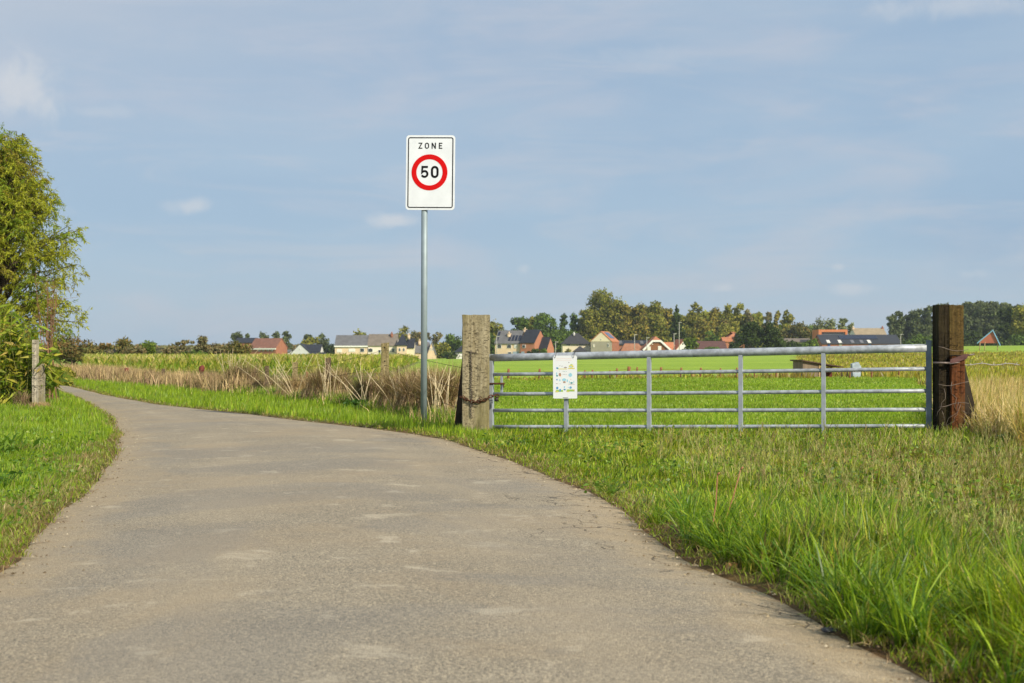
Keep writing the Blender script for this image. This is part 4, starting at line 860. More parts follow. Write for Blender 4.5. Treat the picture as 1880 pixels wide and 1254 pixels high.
h = House('orange_roof_house', 'house with bright orange roof half hidden by the big dark shrub', 'house', 1326, D=440); h.side(1336, 1362, 621, 610, 8, BRICK_OR, ORT, hip=3.0).side(1326, 1345, 627, 620, 6, BRICK_OR, ORT, y=-2).side(1350, 1364, 624, 613, 5, BRICK_BR, SLATE, y=-3)
h = House('cream_farmhouse', 'cream farmhouse glimpsed through bushes left of the black barn', 'house', 1438, D=430); h.side(1438, 1490, 628, 622, 8, CREAM, BRT); [h.win(p, 632, 5, 6) for p in (1450, 1462, 1474)]
h = House('orange_frame_house', 'modern flat building with bright orange surround left of the black barn', 'house', 1503, D=420)
fm = MB(); z_t = h.Z(605); fm.box(0, h.X(1508.5), 0, 9, -2, z_t).box(h.X(1508.5), h.X(1556), 0, 9, h.Z(609.5), z_t).box(h.X(1552), h.X(1556), 0, 9, h.Z(615), h.Z(609.5)); fm.build('orange_surround', mat('orange_cladding', (.60, .22, .09), .7, .1, 1), h.o)
MB().box(h.X(1508.5) + .003, h.X(1552) - .003, 1, 8.8, -2, h.Z(609.5) - .003).build('wall', GREYW, h.o); h.win(1530, 612, 40, 2.6, y=1.0)
h = House('black_barn', 'long low barn with black sheet roof, dark panels and brick wall', 'barn', 1509, D=405)
h.side(1509, 1655, 631, 615, 12, BRICK_RED, BLKS, oh=.3); h.panel(1546, 1616, .45, .85); [h.panel(p, p + 6, .0, .32, SHUT if i in (0, 1, 4) else mat('dull_skylight', (.2, .2, .22), .5)) for i, p in enumerate((1519, 1540, 1563, 1580, 1594))]
[h.door(p, 634, 5, 6, BLUE if p != 1543 else GREYR) for p in (1522, 1543, 1597)]
h = House('tan_roof_house', 'house with tan tiled roof and white gable ends behind the black barn', 'house', 1571, D=440); h.side(1571, 1629, 617, 603, 9, RENDER_W, TANT, oh=.1).chim(1572.5, 601.5, 4, 5, BRICK_TAN, y=4.5).chim(1627, 601.5, 4, 5, BRICK_RED, y=4.5)
# play hut on stilts
h = House('play_hut', 'small red gabled hut with sky blue roof edge on thin legs at the wood edge', 'hut', 1797, D=230, yaw=-20)
h.front(1797, 1829, 629, 608, 2.6, mat('hut_red', (.50, .16, .10), .8, .2, 1), mat('hut_blue', (.25, .50, .72), .7, .15, 1), peak=1820, oh=.25)
for w_ in [o_ for o_ in h.o.children if o_.name.startswith('wall')]:
    for v in w_.data.vertices:
        if v.co.z < -.5: v.co.z = h.Z(630)
for p in (1798, 1806, 1827): MB().tube([(h.X(p), 0, -.5), (h.X(p) + .1, 0, h.Z(628))], .07, 6).build('leg', mat('tan_wood', (.45, .32, .16)), h.o)

# street lamps and poles
for px_, top, D, lb in ((912, 618, 340, 'thin street lamp in front of the tan half of the paired house'), (1020, 628, 350, 'short street lamp between the brick annex and the hip roofed house'), (1165, 614.5, 360, 'street lamp pole over the low red brown roof'),
                        (1187.5, 620, 360, 'slim pole at the left corner of the gambrel bungalow'), (1237.5, 613, 360, 'bright pole between the bungalow and the white gable'), (1247, 592, 365, 'tallest white pole in front of the dark conifer'), (1653.5, 614, 380, 'thin pole at the right end of the black barn')):
    x_, y_ = Pt(px_, D); z_ = gz(x_, y_); H_ = EYE + (HY - top) / F * D - z_
    o = empty('street_lamp', (x_, y_, z_), 0, lb, 'street lamp', 'poles and lamps in the village')
    MB().tube([(0, 0, -.5), (0, 0, H_)], [.11, .07], 8).build('pole', mat('lamp_grey', (.42, .41, .37), .6, .1, 2), o); MB().box(-.1, .7, -.12, .12, H_ - .05, H_ + .1).build('lamp_head', mat('lamp_grey', (.6, .58, .52)), o)

# ------------------------------------------------------------------ trees
def crown_pts(r, cx, cy, cz, lobes, n, leaf, flat=.0, cols=None, jit=.2, dens=.6):
    """leaf clumps scattered through a set of lobes; returns quads"""
    lw = np.array([l[3] * l[4] for l in lobes]); k_ = r.choice(len(lobes), n, p=lw / lw.sum()); lb = np.array([l[:5] for l in lobes])[k_]
    d = r.normal(size=(n, 3)); d /= np.linalg.norm(d, axis=1)[:, None]; rad = r.random(n) ** dens
    rough = 1 + .22 * np.sin(d[:, 0] * 5 + k_) * np.cos(d[:, 2] * 6 + k_ * 2) + r.normal(0, .08, n)
    P = np.stack([cx + lb[:, 0], cy + lb[:, 1], cz + lb[:, 2]], 1) + d * (rad * rough)[:, None] * np.stack([lb[:, 3], lb[:, 3], lb[:, 4]], 1)
    nn = d * .9 + r.normal(0, .75, (n, 3)) + np.array([0, 0, .15]); nn /= np.linalg.norm(nn, axis=1)[:, None]
    a = np.cross(nn, r.normal(size=(n, 3))); a /= np.linalg.norm(a, axis=1)[:, None]; b = np.cross(nn, a)
    s = leaf * r.uniform(.5, 1.3, n); V = np.stack([P + a * s[:, None], P + b * (s * .6)[:, None], P - a * s[:, None], P - b * (s * .6)[:, None]], 1).reshape(-1, 3)
    tint = r.normal(1, .13, len(lobes))[k_]; c = cols[r.choice(len(cols), n)] * tint[:, None] * (1 + r.normal(0, jit, (n, 1)))
    return V, np.arange(4 * n).reshape(-1, 4), c.clip(.004, 1).repeat(4, 0)
bark = mat('bark', (.12, .09, .06), .95, .35, 4); birch = mat('pale_bark', (.4, .38, .33), .9, .4, 3)
PALS = {'olive': [(.20, .215, .035), (.15, .175, .03), (.25, .235, .04), (.30, .27, .05)], 'olive_old': [(0.248, 0.203, 0.030), (0.176, 0.173, 0.030), (0.320, 0.225, 0.034)], 'green': [(0.088, 0.143, 0.027), (0.120, 0.180, 0.030), (0.072, 0.112, 0.024)], 'dark': [(0.048, 0.072, 0.019), (0.067, 0.098, 0.022), (0.040, 0.060, 0.016)], 'bright': [(0.122, 0.188, 0.022), (0.163, 0.218, 0.027), (0.095, 0.139, 0.019)],
        'autumn': [(.27, .225, .04), (.20, .19, .035), (.15, .165, .035), (.33, .25, .05)], 'autumn_old': [(0.320, 0.195, 0.034), (0.240, 0.173, 0.034), (0.192, 0.165, 0.038)], 'brown': [(.21, .16, .045), (.16, .155, .045), (.13, .145, .04)], 'red': [(.24, .15, .05), (.18, .145, .05), (.14, .155, .045)], 'willow': [(0.208, 0.240, 0.095), (0.144, 0.180, 0.068), (0.256, 0.270, 0.121)],
        'yellow': [(0.352, 0.315, 0.054), (0.272, 0.270, 0.047), (0.208, 0.225, 0.041)], 'grey': [(0.192, 0.180, 0.081), (0.144, 0.143, 0.061), (0.240, 0.180, 0.081)], 'blue': [(.11, .135, .055), (.135, .16, .065), (.085, .105, .05)]}
def tree(name, label, px, top, w_px, D, style, pal, seed, base_py=None, cat='tree', group='trees and bushes round the village', n=None):
    r = np.random.default_rng(seed); s = F / D; x, y = Pt(px, D); z = gz(x, y); H = EYE + (HY - top) / s - z; Wd = w_px / s * (1.22 if style != 'conifer' else 1.05); rt = Wd / 2
    o = empty(name, (x, y, z), 0, label, cat, group); cols = np.array(PALS[pal]); lobes = []; bush = style == 'bush'; c0 = 0.0 if bush else .16
    if style == 'conifer':
        for i in range(14):
            t = i / 13; rr = rt * (1 - t) ** .85 * (1 + .15 * (-1) ** i) + .15; lobes.append((r.normal(0, .1 * rr), r.normal(0, .1 * rr), H * (.10 + .88 * t), rr, H * .045))
        dens = .45
    elif style == 'poplar':
        for i in range(12):
            t = i / 11; rr = rt * (.45 + .55 * math.sin(min(1, t * 1.25 + .12) * math.pi)) * .75; lobes.append((r.normal(0, rt * .22), r.normal(0, rt * .22), H * (.2 + .73 * t), rr + .2, H * .085))
        dens = .55
    elif style == 'sparse':
        for i in range(16):
            a = r.uniform(0, 6.28); q_ = r.random() ** .5 * rt * .8; zz_ = H * r.uniform(.35, .92); lobes.append((q_ * math.cos(a), q_ * math.sin(a), zz_, rt * .22, H * .08))
        dens = .7
    else:
        nl = 18 if not bush else 14
        for i in range(nl):
            a = r.uniform(0, 6.28); t = r.random() ** .8; zz_ = H * (c0 + (.86 - c0) * t); env = math.sqrt(max(.05, 1 - ((t - .35) / .72) ** 2)); q_ = rt * .70 * env * r.random() ** .4; rr = rt * r.uniform(.26, .46)
            lobes.append((q_ * math.cos(a), q_ * math.sin(a), zz_, rr, rr * (.85 if style != 'willow' else 1.5)))
        lobes.append((0, 0, H * .45, rt * .5, H * .3)); dens = .5
        mx = max(l[2] + l[4] for l in lobes); lobes = [(l[0], l[1], l[2] * H / mx if not bush else l[2] * H / mx, l[3], l[4] * H / mx) for l in lobes]
    area = Wd * H; leaf = max(.11, .00092 * D); nn = n or int(min(9000, max(900, (5.0 if style != 'sparse' else 1.3) * area / (leaf * leaf * 1.0))))
    V, Q, c = crown_pts(r, 0, 0, 0, lobes, nn, leaf, cols=cols, dens=dens)
    zmin = .15 if bush else H * .08; V[:, 2] = np.maximum(V[:, 2], zmin - .3 + .2 * r.random(len(V)))
    npobj('crown' if not bush else 'foliage', V, [Q], M_FARLEAF, c, o)
    m = MB(); hr = .012 * H + .05; tp = H * (.8 if style != 'willow' else .6); m.tube([(0, 0, -.4), (r.normal(0, .01) * H, 0, tp * .5), (r.normal(0, .02) * H, r.normal(0, .02) * H, tp)], [hr * 1.2, hr * .8, hr * .15], 7)
    for i in range(7 if style != 'conifer' else 2):
        l = lobes[int(r.integers(len(lobes)))]; z1 = min(l[2] * .6, tp * .8); m.tube([(0, 0, max(z1, .1)), (l[0] * .5, l[1] * .5, (z1 + l[2]) / 2 + .05), (l[0], l[1], l[2])], [hr * .45, hr * .3, hr * .1], 5)
    m.build('trunk' if not bush else 'stems', bark, o); return o
TL = [  # name, label, px, top, width, D, style, palette
 ('hedge_bush', 'reddish brown bush at the far left beyond the lane, largest there', 132, 611, 78, 130, 'bush', 'red'),
 ('hedge_bush', 'low rusty bush between the reddish bush and the bare brushwood', 165, 634, 60, 125, 'bush', 'brown'),
 ('hedge_bush', 'thin half bare shrub with rusty tips left of the rounded brown bush', 188, 626, 46, 150, 'sparse', 'red'),
 ('hedge_bush', 'rounded olive brown bush left of the bright green one', 228, 618, 48, 150, 'bush', 'brown'),
 ('hedge_bush', 'low grey brown bush filling below the rounded olive bush', 248, 632, 50, 140, 'bush', 'grey'),
 ('green_bush', 'dense bright green round bush above the maize', 273, 624, 41, 145, 'bush', 'bright'),
 ('hedge_bush', 'grey green bush right of the bright green round bush', 322, 631, 42, 150, 'bush', 'grey'),
 ('thin_tree', 'thin twiggy crown standing over the grey green bushes', 335, 622, 40, 155, 'sparse', 'grey'),
 ('hedge_bush', 'pale olive bush with a feathery top in the left hedge', 368, 616, 36, 150, 'bush', 'grey'),
 ('hedge_bush', 'low mixed bush left of the brick barn', 400, 628, 48, 150, 'bush', 'grey'),
 ('hedge_bush', 'wide brown green bush right before the brick barn', 438, 624, 60, 145, 'bush', 'brown'),
 ('hedge_bush', 'low dark bush at the foot of the hedge left of the barn', 350, 640, 70, 140, 'bush', 'green'),
 ('hedge_bush', 'low dark bush under the reddish bushes at far left', 205, 645, 90, 120, 'bush', 'green'),
 ('roadside_tree', 'dark tree with flat crown behind the black roofed farm house, left one', 436, 609, 26, 480, 'round', 'blue'),
 ('roadside_tree', 'tiny dark tree top between two larger ones over the farm roof', 454, 612, 12, 480, 'round', 'blue'),
 ('roadside_tree', 'dark loose tree over the ridge of the red brick barn, left of two', 484, 610, 22, 480, 'round', 'blue'),
 ('roadside_tree', 'dark loose tree over the right end of the brick barn', 507, 608, 22, 480, 'round', 'blue'),
 ('roadside_tree', 'tall dark tree between the brick barn and the grey gable', 525, 608, 24, 480, 'poplar', 'blue'),
 ('roadside_tree', 'small dark tree over the roof of the grey gabled house', 565, 613, 22, 490, 'round', 'blue'),
 ('roadside_tree', 'round olive tree behind the dark slate roof', 575, 617, 42, 475, 'round', 'olive'),
 ('roadside_tree', 'dark tree right of the round olive tree', 592, 611, 26, 480, 'round', 'blue'),
 ('roadside_tree', 'low dark bushy tree touching the left end of the tan row', 610, 631, 30, 470, 'bush', 'dark'),
 ('garden_tree', 'flat olive crown rising over the grey roof of the row', 658, 605, 46, 490, 'round', 'olive'),
 ('garden_tree', 'olive crown directly behind the steep pointed roof', 738, 597, 40, 490, 'round', 'olive'),
 ('garden_tree', 'greyish green tree top left behind the sign pole', 764, 606, 32, 490, 'round', 'grey'),
 ('garden_tree', 'pale half bare tree right of the sign pole', 797, 608, 34, 500, 'sparse', 'grey'),
 ('garden_tree', 'low green bushy tree between the tan gable and the white cottage', 808, 628, 40, 450, 'bush', 'olive'),
 ('garden_tree', 'dense green round tree left of the pale gate post', 832, 612, 36, 460, 'round', 'green'),
 ('garden_bush', 'low dark hedge left of the white cottage', 822, 645, 40, 400, 'bush', 'dark'),
 ('village_tree', 'golden olive tree just right of the pale gate post', 908, 587, 46, 470, 'round', 'olive'),
 ('village_tree', 'dark green low tree at the left gable of the solar roof house', 902, 612, 26, 430, 'bush', 'green'),
 ('village_tree', 'broad olive green tree behind the chimney of the solar roof house', 955, 581, 42, 470, 'round', 'green'),
 ('village_tree', 'yellowish tree between two green ones over the black roof', 972, 580, 34, 480, 'round', 'olive'),
 ('village_tree', 'dense dark round tree over the brick annex', 1003, 573, 48, 470, 'round', 'green'),
 ('village_tree', 'narrow dark tree left of the tall poplars', 1035, 576, 20, 480, 'poplar', 'green'),
 ('village_tree', 'second narrow tree touching the tall poplars', 1053, 575, 26, 480, 'poplar', 'green'),
 ('willow_tree', 'wide grey green willow between the annex and the hip roof house', 1015, 603, 76, 440, 'willow', 'green'),
 ('willow_tree', 'low olive willow behind the hip roof house, left of its ridge', 1050, 605, 40, 450, 'bush', 'green'),
 ('tall_poplar', 'tallest golden green poplar of the whole wood', 1112, 529, 78, 480, 'round', 'olive'),
 ('tall_poplar', 'poplar on the left shoulder of the tallest one', 1080, 559, 48, 478, 'round', 'olive'),
 ('tall_poplar', 'poplar on the right shoulder of the tallest one', 1146, 556, 40, 478, 'round', 'autumn'),
 ('tall_poplar', 'golden poplar behind the low red brown roof', 1176, 556, 44, 480, 'round', 'autumn'),
 ('tall_poplar', 'golden poplar straight above the gambrel bungalow', 1204, 553, 42, 480, 'round', 'olive'),
 ('tall_poplar', 'lower olive poplar between bungalow and the dark conifer', 1224, 565, 34, 482, 'round', 'autumn'),
 ('conifer', 'dark conifer with layered branches behind the tall white pole', 1242, 561, 46, 450, 'conifer', 'dark'),
 ('garden_tree', 'small yellow green tree right of the bungalow ridge', 1219, 606, 26, 430, 'round', 'yellow'),
 ('wood_tree', 'ragged tree with a gap under its crown right of the conifer', 1277, 555, 38, 480, 'round', 'olive'),
 ('wood_tree', 'brown green tree behind the purple brown roof, left', 1291, 580, 44, 470, 'round', 'autumn'),
 ('wood_tree', 'pointed autumn tree left of the tall pair', 1312, 565, 34, 480, 'poplar', 'autumn'),
 ('wood_tree', 'left tree of the tall pair with split top', 1338, 559, 26, 480, 'poplar', 'olive'),
 ('wood_tree', 'right tree of the tall pair with split top', 1352, 557, 26, 480, 'poplar', 'olive'),
 ('wood_tree', 'thin grey tree right of the tall pair', 1376, 569, 20, 490, 'poplar', 'grey'),
 ('wood_tree', 'brown green tree filling the wood behind the orange roof', 1328, 583, 50, 478, 'round', 'brown'),
 ('garden_tree', 'pale yellow green tree left of the orange roof house', 1335, 593, 40, 455, 'round', 'yellow'),
 ('garden_tree', 'blue green small tree behind the long brown barn', 1306, 606, 30, 440, 'round', 'green'),
 ('dark_shrub', 'big near black green shrub in the middle distance, left half', 1377, 588, 46, 350, 'bush', 'dark'),
 ('dark_shrub', 'big near black green shrub in the middle distance, right half', 1412, 590, 54, 350, 'bush', 'dark'),
 ('wood_tree', 'grey tree top over the right half of the big dark shrub', 1410, 572, 20, 480, 'round', 'grey'),
 ('wood_tree', 'narrow brown tree between two grey green tops', 1424, 571, 16, 480, 'poplar', 'autumn'),
 ('wood_tree', 'rounded olive tree top right of the narrow brown tree', 1445, 569, 24, 480, 'round', 'olive'),
 ('wood_tree', 'wide russet tree above the hidden cream farmhouse', 1462, 590, 60, 460, 'round', 'brown'),
 ('garden_bush', 'round green bush left of the orange framed building', 1494, 621, 22, 400, 'bush', 'bright'),
 ('garden_bush', 'dark bush in front of the cream farmhouse', 1447, 624, 34, 395, 'bush', 'dark'),
 ('garden_bush', 'dark low bush in front of the cream farmhouse, right part', 1473, 628, 26, 395, 'bush', 'green'),
 ('willow_tree', 'broad silvery willow behind the orange framed building', 1514, 580, 54, 460, 'willow', 'willow'),
 ('willow_tree', 'small silvery tree right of the broad willow', 1549, 584, 18, 465, 'round', 'willow'),
 ('willow_tree', 'low silvery tree touching the tan roof on its left', 1563, 592, 16, 465, 'round', 'willow'),
 ('garden_bush', 'dark green bush between the white gable and the purple brown roof', 1268, 618, 30, 380, 'bush', 'bright'),
 ('garden_bush', 'low green bush in front of the purple brown roof', 1308, 636, 32, 380, 'bush', 'green'),
 ('garden_bush', 'dark bush at the right end of the purple brown roof', 1344, 628, 26, 380, 'bush', 'dark'),
 ('garden_bush', 'clipped green bush before the red house half, left one', 970, 645, 13, 362, 'bush', 'dark'),
 ('garden_bush', 'clipped green bush before the red house half, middle one', 983, 640, 16, 362, 'bush', 'dark'),
 ('garden_bush', 'clipped green bush before the red house half, right one', 998, 640, 14, 362, 'bush', 'green'),
 ('garden_bush', 'small brown bush in front of the hip roof house', 1045, 641, 12, 370, 'bush', 'brown'),
 ('forest_tree', 'leftmost dark tree of the right hand wood', 1637, 577, 22, 520, 'round', 'blue'),
 ('forest_tree', 'second dark tree of the right hand wood, a taller spike', 1652, 570, 20, 520, 'round', 'blue'),
 ('forest_tree', 'third dark tree of the right hand wood', 1667, 577, 22, 525, 'round', 'blue'),
 ('forest_tree', 'broad dark tree of the wood left of the mossy post', 1683, 566, 32, 520, 'round', 'blue'),
 ('forest_tree', 'dark tree partly hidden by the top of the mossy post', 1704, 561, 34, 520, 'round', 'blue'),
 ('forest_tree', 'tree of the wood hidden behind the mossy post', 1733, 556, 40, 520, 'round', 'blue'),
 ('forest_tree', 'first tree of the even wood right of the mossy post', 1775, 553, 36, 520, 'round', 'blue'),
 ('forest_tree', 'second tree of the even wood right of the mossy post', 1798, 553, 34, 520, 'round', 'blue'),
 ('forest_tree', 'third tree of the even wood, above the red hut', 1820, 554, 34, 520, 'round', 'blue'),
 ('forest_tree', 'fourth tree of the even wood, right of the red hut', 1842, 556, 34, 520, 'round', 'blue'),
 ('forest_tree', 'dark tree in front of the wood near the right frame edge', 1852, 562, 40, 440, 'round', 'dark'),
 ('forest_tree', 'yellow green tree at the right frame edge', 1880, 560, 44, 430, 'round', 'yellow'),
 ('forest_tree', 'dark tree at the extreme right behind the yellow green one', 1905, 552, 50, 500, 'round', 'green'),
 ('wood_edge_bush', 'low green bush at the wood edge left of the mossy post', 1700, 612, 60, 440, 'bush', 'green'),
 ('wood_edge_bush', 'dark bush at the wood edge right of the mossy post', 1782, 606, 46, 430, 'bush', 'dark'),
 ('wood_edge_bush', 'low dark bush behind the legs of the red hut', 1825, 615, 56, 430, 'bush', 'dark'),
 ('wood_edge_bush', 'low bush at the right frame edge under the yellow tree', 1872, 612, 50, 420, 'bush', 'green'),
 ('wood_edge_bush', 'low green bush right of the black barn', 1668, 622, 30, 430, 'bush', 'green'),
]
for i, (nm, lb, px_, top, w_, D, sty, pal) in enumerate(TL):
    tree(nm, lb, px_, top, w_, D, sty, pal, 500 + i, cat='bush' if sty == 'bush' else 'tree')
# ------------------------------------------------------------------ left side: overhanging tree, broad leaved shrub, stems, old posts
def leaves(P, dr, L, Wd, col, r):
    n = len(P); dr = dr / np.linalg.norm(dr, axis=1)[:, None]; s_ = np.cross(dr, r.normal(size=(n, 3))); s_ /= np.linalg.norm(s_, axis=1)[:, None]
    L = np.broadcast_to(L, n)[:, None]; Wd = np.broadcast_to(Wd, n)[:, None]; dn = np.array([0, 0, -1.]) * L * .10
    V = np.stack([P, P + dr * L * .40 + s_ * Wd / 2, P + dr * L * .95 + dn, P + dr * L * .40 - s_ * Wd / 2], 1).reshape(-1, 3)
    return V, np.arange(4 * n).reshape(-1, 4), col.repeat(4, 0)
def overhanging_tree():
    r = np.random.default_rng(900); D = 33.0; x, y = Pt(-25, D); z = gz(x, y); o = empty('willow_like_tree', (x, y, z), 0, 'tall yellow green tree with drooping narrow leaves overhanging the lane at the left', 'tree')
    s_ = F / D
    def env(zz_):   # half width to the right of the trunk at height zz_
        py = HY - (zz_ + z - EYE) * s_; return (np.interp(py, [236, 250, 300, 345, 375, 420, 470, 540, 585, 620, 650], [30, 52, 78, 98, 125, 160, 163, 166, 172, 110, 70]) + 25) / s_
    H = EYE + (HY - 240) / s_ - z; tw = MB(); tr = MB(); tr.tube([(0, 0, -.3), (.1, 0, 1.5), (.25, .1, 3.2), (.45, 0, 5.2), (.6, 0, H - .5)], [.17, .14, .10, .055, .015], 8)
    LP, LD = [], []; LC = []
    for i in range(270):
        zz_ = r.uniform(.14, 1.0) ** .9 * H if i > 40 else r.uniform(.8, 1.0) * H; a = r.uniform(-1.9, 1.9) if r.random() < .8 else r.uniform(0, 6.28); w_ = float(env(zz_))
        rad = w_ * (r.uniform(.25, 1.0) ** .7); ex = rad * math.cos(a); ey = rad * .85 * math.sin(a); z1 = zz_ * r.uniform(.45, .8)
        p0 = Vector((.1 + .1 * z1 / 2, 0, z1)); p2 = Vector((ex, ey, zz_)); p1 = p0.lerp(p2, .5) + Vector((0, 0, .25)); tw.tube([p0, p1, p2], [.026, .016, .006], 4, cap=False)
        hue = r.choice(3, p=[.5, .32, .18])
        for j in range(11):
            s0 = p1.lerp(p2, r.uniform(.1, 1.05)); d = Vector((r.normal(0, .5) + .25 * math.cos(a), r.normal(0, .5) + .25 * math.sin(a), r.normal(-.05, .35))).normalized(); L = r.uniform(.28, .62); e = s0 + d * L + Vector((0, 0, -.16 * L))
            if math.hypot(e.x, e.y) > env(max(e.z, .2)) * 1.06: e = s0 + (e - s0) * .35
            if j < 5: tw.tube([s0, e], [.005, .002], 3, cap=False)
            k_ = 26; t = r.random(k_) ** .8; LP.append(np.array(s0)[None] + (np.array(e) - np.array(s0))[None] * t[:, None] + np.array([0, 0, -.07]) * (t ** 2)[:, None]); LD.append(np.array(d)[None] * .6 + r.normal(0, .55, (k_, 3)) + np.array([0, 0, -.45])); LC.append(np.full(k_, hue))
    P = np.concatenate(LP); Dr = np.concatenate(LD); hc = np.concatenate(LC); n = len(P)
    pal = np.array([(.37, .39, .035), (.23, .31, .03), (.31, .27, .04)])[hc] * (1 + r.normal(0, .2, (n, 1)))
    V, Q, c = leaves(P, Dr, r.uniform(.06, .13, n), r.uniform(.017, .030, n), pal.clip(.01, 1), r)
    npobj('crown', V, [Q], M_LEAF, c, o); tr.build('trunk', bark, o); tw.build('branches', bark, o)
overhanging_tree()
def broad_shrub():
    r = np.random.default_rng(901); D = 27.0; x, y = Pt(10, D); z = gz(x, y); o = empty('bamboo_like_shrub', (x, y, z), 0, 'leafy yellow green shrub with long broad leaves beside the whitish old post', 'shrub'); s_ = F / D
    st_ = MB(); P, Dr = [], []
    def top(px): return EYE + (HY - np.interp(px, [-60, 0, 20, 60, 75, 95, 112], [560, 555, 566, 585, 615, 640, 655])) / s_ - z
    for i in range(135):
        px = r.uniform(-60, 64) if i < 122 else r.uniform(84, 106); bx = ((px if px < 70 else 72) - 10) / s_ + r.normal(0, .04); by = r.uniform(-.35, .55); tz = top(px) * r.uniform(.55, 1.04); lx = (px - 10) / s_
        st_.tube([(bx * .9, by, -.05), (bx, by, tz * .5), (lx + r.normal(0, .05), by + r.normal(0, .08), tz)], [.010, .008, .003], 4, cap=False)
        k_ = 17; t = r.uniform(.12 if i < 122 else .62, 1.0, k_); P.append(np.stack([bx + (lx - bx) * t ** 1.5 + r.normal(0, .05, k_), by + r.normal(0, .05, k_), tz * t], 1)); a = r.uniform(0, 6.28, k_); Dr.append(np.stack([np.cos(a), np.sin(a), r.normal(-.25, .55, k_)], 1))
    P = np.concatenate(P); Dr = np.concatenate(Dr); n = len(P); c = palette(n, [(.38, .44, .045), (.24, .33, .03), (.52, .48, .07), (.10, .17, .02), (.55, .42, .12)], [4, 4, 2.5, 3, .6], .2, r)
    V, Q, cc = leaves(P, Dr, r.uniform(.18, .36, n), r.uniform(.042, .070, n), c, r); npobj('foliage', V, [Q], M_LEAF, cc, o); st_.build('stems', mat('green_stem', (.2, .2, .05), .7, .3, 3), o)
broad_shrub()
def red_stem_shrub():
    r = np.random.default_rng(902); D = 29.0; x, y = Pt(88, D); z = gz(x, y); o = empty('red_stem_shrub', (x, y, z), 0, 'tall thin shrub of reddish bare stems behind the whitish old post', 'shrub'); s_ = F / D; m = MB(); P = []
    for i in range(12):
        px = 90 + r.normal(4, 17); ty = r.uniform(495, 590); tx = (px - 88) / s_; tz = EYE + (HY - ty) / s_ - z; pts_ = [Vector((r.normal(0, .12), r.normal(0, .1), -.05)), Vector((tx * .35 + r.normal(0, .03), 0, tz * .5)), Vector((tx, r.normal(0, .15), tz))]
        m.tube(pts_, [.014, .010, .003], 5, cap=False)
        for j in range(7):
            s0 = pts_[1].lerp(pts_[2], r.random()); e = s0 + Vector((r.normal(0, .12), r.normal(0, .1), r.uniform(.05, .3))); m.tube([s0, e], [.005, .002], 3, cap=False); P += [list(s0.lerp(e, q)) for q in r.random(4)]
    P = np.array(P); n = len(P); V, Q, c = leaves(P, r.normal(0, 1, (n, 3)), r.uniform(.05, .10, n), r.uniform(.015, .03, n), palette(n, [(.30, .17, .06), (.28, .24, .05), (.24, .28, .04)], [1, 1, 1.6], .2, r), r)
    npobj('foliage', V, [Q], M_LEAF, c, o); m.build('stems', mat('reddish_stem', (.30, .16, .09), .7, .3, 4), o)
red_stem_shrub()
D = 26.6; x_, y_ = Pt(67, D); z_ = gz(x_, y_); wp = empty('old_post', (x_, y_, z_), 0, 'whitish weathered post wired to a thicker grey stub at the bend', 'post'); s_ = F / D
whp = wood_mat('bleached_post', (.60, .54, .42), (.40, .35, .27), (.38, .34, .22), 5.0, 10)
hh = EYE + (HY - 624) / s_ - z_; o = rough_post(.10, .10, hh, 21, nseg=14, amp=.004, ns=4).build('tall_post', whp, wp); o.location = (0, -.05, 0)
h2 = EYE + (HY - 668) / s_ - z_; o = rough_post(.17, .12, h2, 22, nseg=10, amp=.007, ns=4).build('stub_post', wood_mat('grey_bleached', (.40, .36, .27), (.24, .21, .15), (.2, .18, .08), 5.0, 10), wp); o.location = (.04, .075, 0)
for py_ in (676, 693, 707): MB().tube([(-.09, -.12, EYE + (HY - py_) / s_ - z_), (.10, -.125, EYE + (HY - py_ - 1.5) / s_ - z_), (.16, .0, EYE + (HY - py_ - 1) / s_ - z_)], .004, 5).build('binding_wire', darkw, wp)
x_, y_ = Pt(40, 26.4); weed_heap('weed_heap', 'dead brown stems at the foot of the broad leaved shrub', x_, y_, .16, .38, 130, GREYB, 310, group=None)
x_, y_ = Pt(74, 26.0); weed_heap('straw_heap', 'small straw heap at the foot of the whitish old post', x_, y_, .28, .16, 400, TANW, 311, cat='straw')
x_, y_ = Pt(108, 40.0); tree('roadside_bush', 'light green low bush between the whitish post and the far weeds', 118, 674, 36, 44, 'bush', 'yellow', 905, cat='bush', n=2200)
x_, y_ = Pt(97, 53); weed_heap('straw_heap', 'pale straw mound at the far end of the visible lane', x_, y_, 1.0, .42, 900, TANW, 312, cat='straw')
def feather_weed(name, label, px, py_base, D, n, cols, seed, L=.16, W=.03, up=.3):   # low leafy rosette
    r = np.random.default_rng(seed); x, y = Pt(px, D); z = gz(x, y); P = np.stack([r.normal(0, .09, n), r.normal(0, .09, n), r.uniform(.02, .14, n)], 1); a = r.uniform(0, 6.28, n)
    V, Q, c = leaves(P, np.stack([np.cos(a), np.sin(a), r.normal(up, .3, n)], 1), L * r.uniform(.5, 1.2, n), W * r.uniform(.6, 1.3, n), palette(n, cols, [1] * len(cols), .15, r), r)
    e = np.array([.0025, 0, 0]); g0 = np.zeros((n, 3)); V2 = np.stack([g0 - e, g0 + e, P + e * .6, P - e * .6], 1).reshape(-1, 3); V = np.concatenate([V, V2]); Q = np.arange(len(V)).reshape(-1, 4); c = np.concatenate([c, c])
    return tag(npobj(name, V + np.array([x, y, z]), [Q], M_GRASS, c, loc=(x, y, z)), label, 'weed')
feather_weed('leafy_weed', 'light green leafy weed at the foot of the two red brown stalks', 1300, 0, 7.35, 70, [(.26, .38, .05), (.17, .29, .03)], 1, .035, .028)
feather_weed('leafy_weed', 'pale green weed left of the two red brown stalks', 1275, 0, 7.7, 40, [(.32, .42, .07), (.2, .32, .05)], 2, .032, .026)
